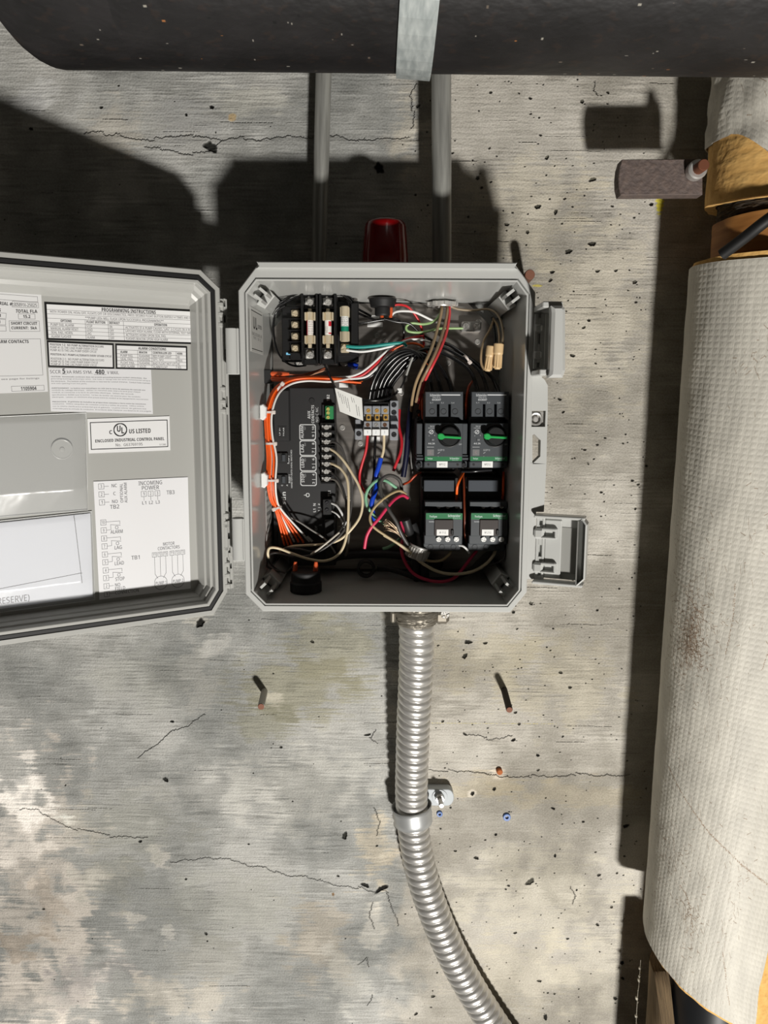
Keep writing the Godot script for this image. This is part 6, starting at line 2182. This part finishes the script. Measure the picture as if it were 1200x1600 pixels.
func wires() -> void:
	var K := c8(15, 15, 16)
	var CR := c8(214, 198, 166)
	var GR := c8(72, 70, 68)
	var TN := c8(150, 128, 98)
	var WH := c8(222, 222, 220)
	var RD := c8(190, 34, 40)
	var PK := c8(204, 52, 88)
	var MI := c8(128, 178, 146)
	# feed from the terminal block over to the two breakers
	var heavy := [
		[[576, 632, 0.075], [582, 600, 0.082], [597, 571, 0.09], [620, 551, 0.096], [644, 548, 0.098], [662, 566, 0.098], [671, 592, 0.1], [676, 617, 0.1]],
		[[582, 632, 0.075], [588, 600, 0.08], [603, 573, 0.088], [625, 554, 0.092], [651, 551, 0.094], [673, 570, 0.094], [685, 595, 0.098], [691, 617, 0.1]],
		[[588, 632, 0.072], [595, 600, 0.078], [609, 576, 0.084], [630, 557, 0.088], [660, 552, 0.09], [684, 569, 0.09], [699, 592, 0.094], [708, 617, 0.1]],
		[[594, 632, 0.07], [600, 602, 0.075], [614, 579, 0.08], [634, 560, 0.084], [669, 545, 0.086], [705, 558, 0.086], [735, 580, 0.09], [748, 617, 0.1]],
		[[600, 632, 0.07], [606, 602, 0.072], [620, 582, 0.076], [640, 561, 0.08], [678, 540, 0.08], [715, 554, 0.082], [750, 580, 0.088], [763, 617, 0.1]],
		[[606, 632, 0.07], [612, 604, 0.07], [626, 584, 0.072], [645, 563, 0.075], [688, 536, 0.075], [726, 555, 0.08], [766, 586, 0.086], [781, 617, 0.1]],
	]
	for i in 6:
		wire(["black power wire arching to the left breaker, outermost of three", "black power wire arching to the left breaker, middle of three", "black power wire arching to the left breaker, innermost of three", "black power wire reaching the right breaker's left terminal", "black power wire reaching the right breaker's middle terminal", "black power wire reaching the right breaker's right terminal"][i], K, 0.0022, heavy[i], "", "wire", 0.22)
	tie("clear cable tie round the black power wires above the breakers", 729, 560, 0.086, 13, -0.9, false)
	wire("black wire looping round the transformer's lower left corner", K, 0.0012, [[446, 478, 0.084], [433, 486, 0.08], [428, 500, 0.078], [428, 525, 0.076], [434, 550, 0.076], [447, 566, 0.075], [462, 572, 0.07], [478, 571, 0.06]])
	wire("black wire running along the top of the fuse holders", K, 0.0016, [[437, 474, 0.088], [450, 465, 0.092], [470, 457, 0.1], [505, 456, 0.1], [530, 458, 0.098], [546, 470, 0.09], [558, 488, 0.075], [586, 500, 0.06]])
	wire("second black wire along the top of the fuse holders", K, 0.0014, [[428, 482, 0.08], [455, 468, 0.085], [476, 461, 0.095], [520, 460, 0.095], [545, 464, 0.09], [556, 480, 0.07], [580, 494, 0.06]])
	wire("thin black wire hanging from the fuse holder to the paper tag", K, 0.0012, [[505, 566, 0.09], [510, 576, 0.092], [516, 590, 0.098], [524, 606, 0.105]])
	wire("thin black wire from the green fuse curling down past the terminals", K, 0.0012, [[545, 506, 0.086], [565, 505, 0.08], [595, 500, 0.078], [618, 498, 0.078], [629, 507, 0.076], [631, 520, 0.074], [629, 538, 0.066]])
	wire("black wire bowing below the orange spade terminals to the right", K, 0.0013, [[600, 498, 0.084], [620, 503, 0.08], [640, 506, 0.078], [656, 520, 0.072], [672, 530, 0.068], [700, 545, 0.064]])
	wire("black wire arcing over the terminal block to the small white marker", K, 0.0014, [[563, 624, 0.096], [580, 626, 0.097], [600, 624.5, 0.094], [614, 618, 0.085], [622, 611, 0.072]])
	wire("thin black wire rising from the white marker into a clear sleeve", K, 0.001, [[626, 606, 0.07], [631, 596, 0.074], [636, 582, 0.082], [641, 568, 0.09]])
	var b := MB.new()
	pbox(b, 620.5, 606, 628, 614, 0.068, 0.0735, 0.0008)
	tag(put(b, "wire_marker", mat("white nylon", Color.WHITE)), "tiny white clip-on wire marker above the terminal block's right end", "wire marker")
	b = MB.new()
	b.tube([U(635, 586, 0.083), U(641, 568, 0.091), U(645, 558, 0.094)], 0.0014, 10)
	tag(put(b, "crimp_sleeve", mat("clear grey sleeve", Color.WHITE)), "clear crinkled sleeve standing inside the black wire arch", "crimp sleeve")
	# coloured leads from the fuses
	wire("teal wire from the green banded fuse's screw", c8(14, 136, 128), 0.0020, [[541, 541, 0.09], [560, 542.5, 0.09], [582, 541, 0.09], [605, 538, 0.09], [628, 536, 0.088], [634, 540, 0.08]])
	wire("white wire just under the teal wire", WH, 0.0015, [[541, 547, 0.088], [565, 549.5, 0.088], [590, 546, 0.088], [612, 541, 0.088], [630, 537, 0.084]])
	wire("white wire rising above the red one towards the plate's middle", WH, 0.0013, [[505, 590, 0.075], [540, 589, 0.085], [560, 584, 0.088], [578, 572, 0.088], [604, 549, 0.086], [630, 534, 0.08], [650, 530, 0.078], [672, 534, 0.075]])
	wire("red wire rising between two white ones from the harness", RD, 0.0017, [[505, 592, 0.074], [542, 591, 0.083], [566, 586, 0.086], [588, 568, 0.086], [606, 549, 0.083], [632, 532, 0.076], [662, 524, 0.07]])
	wire("white wire rising below the red one from the harness", WH, 0.0014, [[505, 594, 0.073], [545, 592, 0.084], [571, 589, 0.087], [588, 576, 0.087], [604, 560, 0.084], [616, 549, 0.08]])
	wire("black wire rising lowest beside the white one", K, 0.0013, [[500, 596, 0.072], [540, 593, 0.08], [566, 594, 0.082], [586, 583, 0.084], [600, 566, 0.08], [612, 553, 0.075]])
	wire("orange wire arching over behind the black power wires", c8(224, 92, 26), 0.0015, [[612, 547, 0.074], [632, 538, 0.076], [650, 537, 0.076], [664, 546, 0.074], [668, 570, 0.072], [660, 610, 0.066], [655, 650, 0.06]])
	wire("dark orange wire standing left of the left breaker's shroud", c8(170, 62, 24), 0.0016, [[672, 580, 0.06], [664, 596, 0.07], [661, 612, 0.082], [660, 640, 0.086], [661, 655, 0.084]])
	wire("dark orange wire standing between the two breakers' shrouds", c8(170, 62, 24), 0.0016, [[738, 596, 0.066], [732, 606, 0.085], [729, 625, 0.088], [728, 655, 0.085]])
	wire("red wire from the spade terminals hooking down behind the green loop", RD, 0.0014, [[611, 478, 0.086], [624, 476, 0.084], [638, 480, 0.078], [650, 494, 0.072], [657, 508, 0.068], [662, 526, 0.064], [662, 540, 0.06]])
	wire("white wire from the spade terminals running right to the loop", WH, 0.0014, [[611, 494, 0.085], [617, 488, 0.084], [630, 486, 0.08], [648, 488, 0.075], [668, 497, 0.07], [682, 504, 0.066]])
	wire("pale green wire looped beside the conduit wires and ending in the earth lug", c8(146, 178, 120), 0.0015, [[690, 475, 0.062], [688, 490, 0.064], [678, 502, 0.068], [662, 506.5, 0.074], [644, 505, 0.076], [635, 510, 0.076], [637, 517, 0.076], [650, 519.5, 0.075], [668, 518, 0.07], [684, 513.5, 0.062], [704, 513, 0.057], [724, 513, 0.056]])
	# wires dropping from the steel conduit
	wire("tan wire dropping from the locknut, left of the bundle", TN, 0.0018, [[689, 473, 0.06], [690, 485, 0.066], [684, 512, 0.078], [674, 545, 0.1], [661, 573, 0.112], [650, 598, 0.1], [644, 625, 0.08], [642, 650, 0.065]])
	wire("tan wire dropping from the locknut, right of the bundle", c8(140, 118, 92), 0.0018, [[697, 473, 0.058], [699, 486, 0.064], [694, 512, 0.076], [683, 545, 0.1], [669, 575, 0.11], [657, 600, 0.098], [650, 628, 0.08]])
	wire("salmon red wire dropping beside the tan conduit wires", c8(206, 62, 66), 0.0017, [[701, 474, 0.057], [702.5, 490, 0.063], [698, 518, 0.078], [688, 546, 0.098], [675, 573, 0.108], [662, 600, 0.095], [654, 630, 0.075]])
	wire("tan wire running from the locknut to the cream wire nuts", c8(138, 122, 98), 0.0014, [[702, 478, 0.055], [716, 483, 0.054], [738, 485, 0.054], [760, 483, 0.06], [774, 488, 0.072], [783, 503, 0.092], [786, 524, 0.112], [783, 541, 0.118]])
	wire("tan wire bending into the right wire nut", TN, 0.0014, [[770, 497, 0.052], [777, 508, 0.075], [780, 524, 0.105], [780, 542, 0.119]])
	wire("black wire going down behind the wire nuts", K, 0.0016, [[769, 496, 0.052], [772, 512, 0.06], [773, 540, 0.066], [770, 575, 0.064]])
	wire("tan wire curving left round the wire nuts", TN, 0.0014, [[771, 500, 0.056], [765, 516, 0.08], [756, 532, 0.1], [752, 550, 0.112], [752, 568, 0.114], [757, 578, 0.116]])
	wire("grey wire bowing right behind the wire nuts", GR, 0.0014, [[786, 512, 0.06], [793, 520, 0.06], [795, 540, 0.062], [790, 565, 0.06], [788, 600, 0.055]])
	# below the terminal block
	wire("red wire leaving the terminal block's left pole downwards", c8(196, 40, 48), 0.0017, [[575, 672, 0.085], [573.5, 690, 0.085], [571.5, 705, 0.084], [566, 724, 0.082], [562, 741, 0.08], [563, 755, 0.08], [570, 769, 0.078], [580, 780, 0.07]])
	wire("black wire leaving the terminal block's middle pole", K, 0.0017, [[587, 672, 0.08], [586, 695, 0.08], [585, 720, 0.078], [584, 745, 0.072], [578, 770, 0.066]])
	wire("cream wire leaving the terminal block's right pole", CR, 0.0017, [[600, 672, 0.084], [600, 690, 0.086], [599, 705, 0.087], [595.5, 717, 0.088]])
	wire("blue taped lead below the cream wire", c8(18, 66, 190), 0.0030, [[595, 716, 0.088], [592, 728, 0.089], [588, 742, 0.09], [589, 756, 0.088], [586, 768, 0.09], [581, 785, 0.092], [582, 800, 0.09], [586, 812, 0.084]])
	wire("red wire passing right of the terminal block's end clamp", c8(190, 36, 46), 0.0019, [[624, 640, 0.062], [623, 664, 0.068], [627.5, 688, 0.074], [626, 706, 0.078], [620, 722, 0.08], [614.5, 736, 0.08]])
	wire("dark navy wire running down left of the breakers", c8(14, 18, 44), 0.0034, [[650, 600, 0.062], [643, 630, 0.066], [638, 670, 0.07], [635, 710, 0.07], [630, 745, 0.068]])
	wire("grey wire hugging the left breaker's black base", GR, 0.0013, [[645, 655, 0.066], [643, 680, 0.068], [642, 715, 0.066], [645, 740, 0.06]])
	wire("dark orange wire bending left below the left breaker", c8(164, 58, 26), 0.0015, [[658, 738, 0.07], [648, 744, 0.072], [640, 752, 0.07], [630, 757, 0.062]])
	# the tangle below it
	wire("mint green wire curving round the blue tape", MI, 0.0019, [[594, 748, 0.092], [583, 755, 0.098], [574, 767, 0.1], [571.5, 780, 0.1], [575, 793, 0.1], [584, 806, 0.094], [594, 814, 0.088], [604, 820, 0.082]])
	wire("mint green wire arching at the top of the tangle", MI, 0.0019, [[592, 757, 0.088], [596, 751, 0.094], [603, 751, 0.097], [611, 756, 0.098], [619, 762, 0.094]])
	wire("short mint green wire end low in the middle of the box", MI, 0.0019, [[624, 842, 0.085], [615, 850, 0.09], [607, 855, 0.092], [598, 857.5, 0.092]])
	wire("dark grey wire looping over the top of the tangle", GR, 0.0022, [[628, 770, 0.08], [625, 752, 0.088], [615, 744, 0.094], [604, 744, 0.098], [595, 753, 0.1], [595, 768, 0.102], [600, 783, 0.106], [609, 799, 0.11], [619, 815, 0.11], [626, 832, 0.108], [634, 846, 0.104], [645, 862, 0.098], [660, 874, 0.09]])
	wire("olive tan wire bowing across the tangle and down to the left contactor", c8(176, 156, 118), 0.0016, [[634, 772, 0.086], [625, 767, 0.094], [614, 770, 0.1], [600, 779, 0.106], [586, 792, 0.11], [578.5, 806, 0.112], [580, 818, 0.114], [588, 827, 0.114], [606, 839, 0.112], [630, 854, 0.108], [650, 867, 0.106], [668, 876, 0.106], [688, 876, 0.106], [701, 867, 0.106], [705, 860, 0.102]])
	wire("cream wire sweeping along the box floor to the right contactor", CR, 0.0019, [[600, 836, 0.106], [622, 849, 0.108], [640, 863, 0.11], [660, 880, 0.11], [684, 893, 0.11], [710, 897, 0.11], [738, 893, 0.108], [758, 882, 0.106], [770, 869, 0.104], [774, 860, 0.1]])
	wire("pink wire crossing the tangle with a cut end at left", PK, 0.0020, [[637, 778, 0.082], [629, 774, 0.092], [617, 780, 0.1], [605, 793, 0.108], [593, 809, 0.112], [581, 823, 0.114], [573, 838, 0.112], [569.5, 857, 0.11]])
	wire("pink wire sweeping under the contactors along the floor", PK, 0.0020, [[627, 815, 0.09], [630, 836, 0.094], [627, 858, 0.098], [633, 878, 0.1], [645, 895, 0.104], [664, 905, 0.108], [688, 909, 0.11], [708, 904, 0.106], [722, 890, 0.1], [734, 874, 0.1], [745, 860, 0.098]])
	wire("short white wire between the two contactors", WH, 0.0014, [[716, 852, 0.106], [723, 853, 0.11], [729, 858, 0.11], [733, 864, 0.106]])
	wire("grey wire curling under the right contactor", GR, 0.0016, [[784, 852, 0.1], [789, 860, 0.106], [788, 871, 0.106], [778, 879, 0.102], [764, 883, 0.096]])
	wire("orange wire bending down beside the left contactor's coil block", c8(236, 100, 30), 0.0016, [[724, 738, 0.084], [719, 748, 0.1], [714.5, 760, 0.104], [713.5, 776, 0.098], [713, 784, 0.09]])
	wire("orange wire going straight down to the right contactor's coil", c8(226, 84, 24), 0.0015, [[787, 738, 0.09], [786.5, 752, 0.102], [786, 770, 0.1], [785, 782, 0.09]])
	wire("brown wire running down between the two contactors", c8(110, 48, 26), 0.0015, [[724, 740, 0.084], [725, 765, 0.094], [726, 800, 0.1], [727, 835, 0.096], [731, 856, 0.09]])
	wire("black wire bridging between the two breakers' feet", c8(40, 40, 42), 0.0014, [[722, 737, 0.098], [735, 737, 0.106], [752, 735.5, 0.106], [768, 734.5, 0.1]], "", "wire", 0.2)
	# float leads from the controller's right edge
	var F := [
		["grey float wire from terminal eight sweeping down to the left floor", GR, 0.0014, [[517, 690, 0.085], [525, 692, 0.09], [534, 701, 0.092], [541, 722, 0.094], [549, 755, 0.098], [549, 790, 0.1], [543, 818, 0.104], [530, 838, 0.108], [508, 856, 0.11], [484, 868, 0.112], [457, 869, 0.112], [431, 864, 0.114], [419, 869, 0.118], [418, 878, 0.118], [420, 887, 0.11], [446, 895, 0.104]]],
		["cream float wire from terminal seven bowing furthest right", CR, 0.0016, [[517, 702, 0.085], [526, 708, 0.09], [537, 720, 0.096], [549, 738, 0.1], [561, 760, 0.104], [566.5, 782, 0.106], [563, 806, 0.108], [549, 827, 0.11], [531, 843, 0.108], [508, 850, 0.104], [478, 852, 0.1], [455, 854, 0.096], [437, 861, 0.09]]],
		["cream float wire from terminal five looping low at left", CR, 0.0016, [[517, 724, 0.085], [524, 727, 0.09], [534, 734, 0.094], [543, 752, 0.1], [544.5, 790, 0.106], [542, 835, 0.11], [531, 864, 0.114], [510, 876, 0.116], [484, 874, 0.116], [457, 865, 0.116], [436, 857, 0.116], [422, 856, 0.121], [418.5, 864, 0.122], [420, 872, 0.12]]],
		["dark grey float wire from terminal four", c8(52, 51, 50), 0.0014, [[517, 738, 0.085], [527, 747, 0.09], [536, 764, 0.094], [541, 790, 0.098], [538, 818, 0.102], [524, 838, 0.106], [505, 852, 0.108], [490, 862, 0.108], [468, 858, 0.104], [445, 856, 0.098]]],
		["grey float wire from terminal three", c8(96, 92, 86), 0.0014, [[517, 748, 0.085], [526, 752, 0.088], [534, 768, 0.09], [546, 800, 0.096], [544, 850, 0.1], [540, 868, 0.098]]],
		["white lead from the supply plug", WH, 0.0014, [[517, 786, 0.084], [526, 790, 0.09], [534, 802, 0.094], [540, 816, 0.092], [540, 830, 0.085]]],
		["thin white lead below it from the supply plug", WH, 0.0010, [[517, 798, 0.084], [526, 803, 0.09], [533, 812, 0.09], [538, 824, 0.084]]],
		["thin grey wire crossing the controller's lower half to the floor", c8(150, 148, 144), 0.0011, [[455, 809, 0.082], [470, 817, 0.088], [485, 827, 0.094], [505, 840, 0.1], [516, 852, 0.1], [524, 864, 0.096]]],
		["grey wire rising from the knot of loops to the float wires", c8(190, 184, 172), 0.0012, [[486, 866, 0.112], [498, 858, 0.116], [512, 847, 0.116], [530, 832, 0.112]]],
		["thin grey lead dropping to the horn's left terminal", c8(60, 58, 56), 0.0012, [[418, 874, 0.104], [430, 888, 0.104], [446, 894, 0.102], [458, 884, 0.103]]],
	]
	for q in F: wire(q[0], q[1], q[2], q[3])
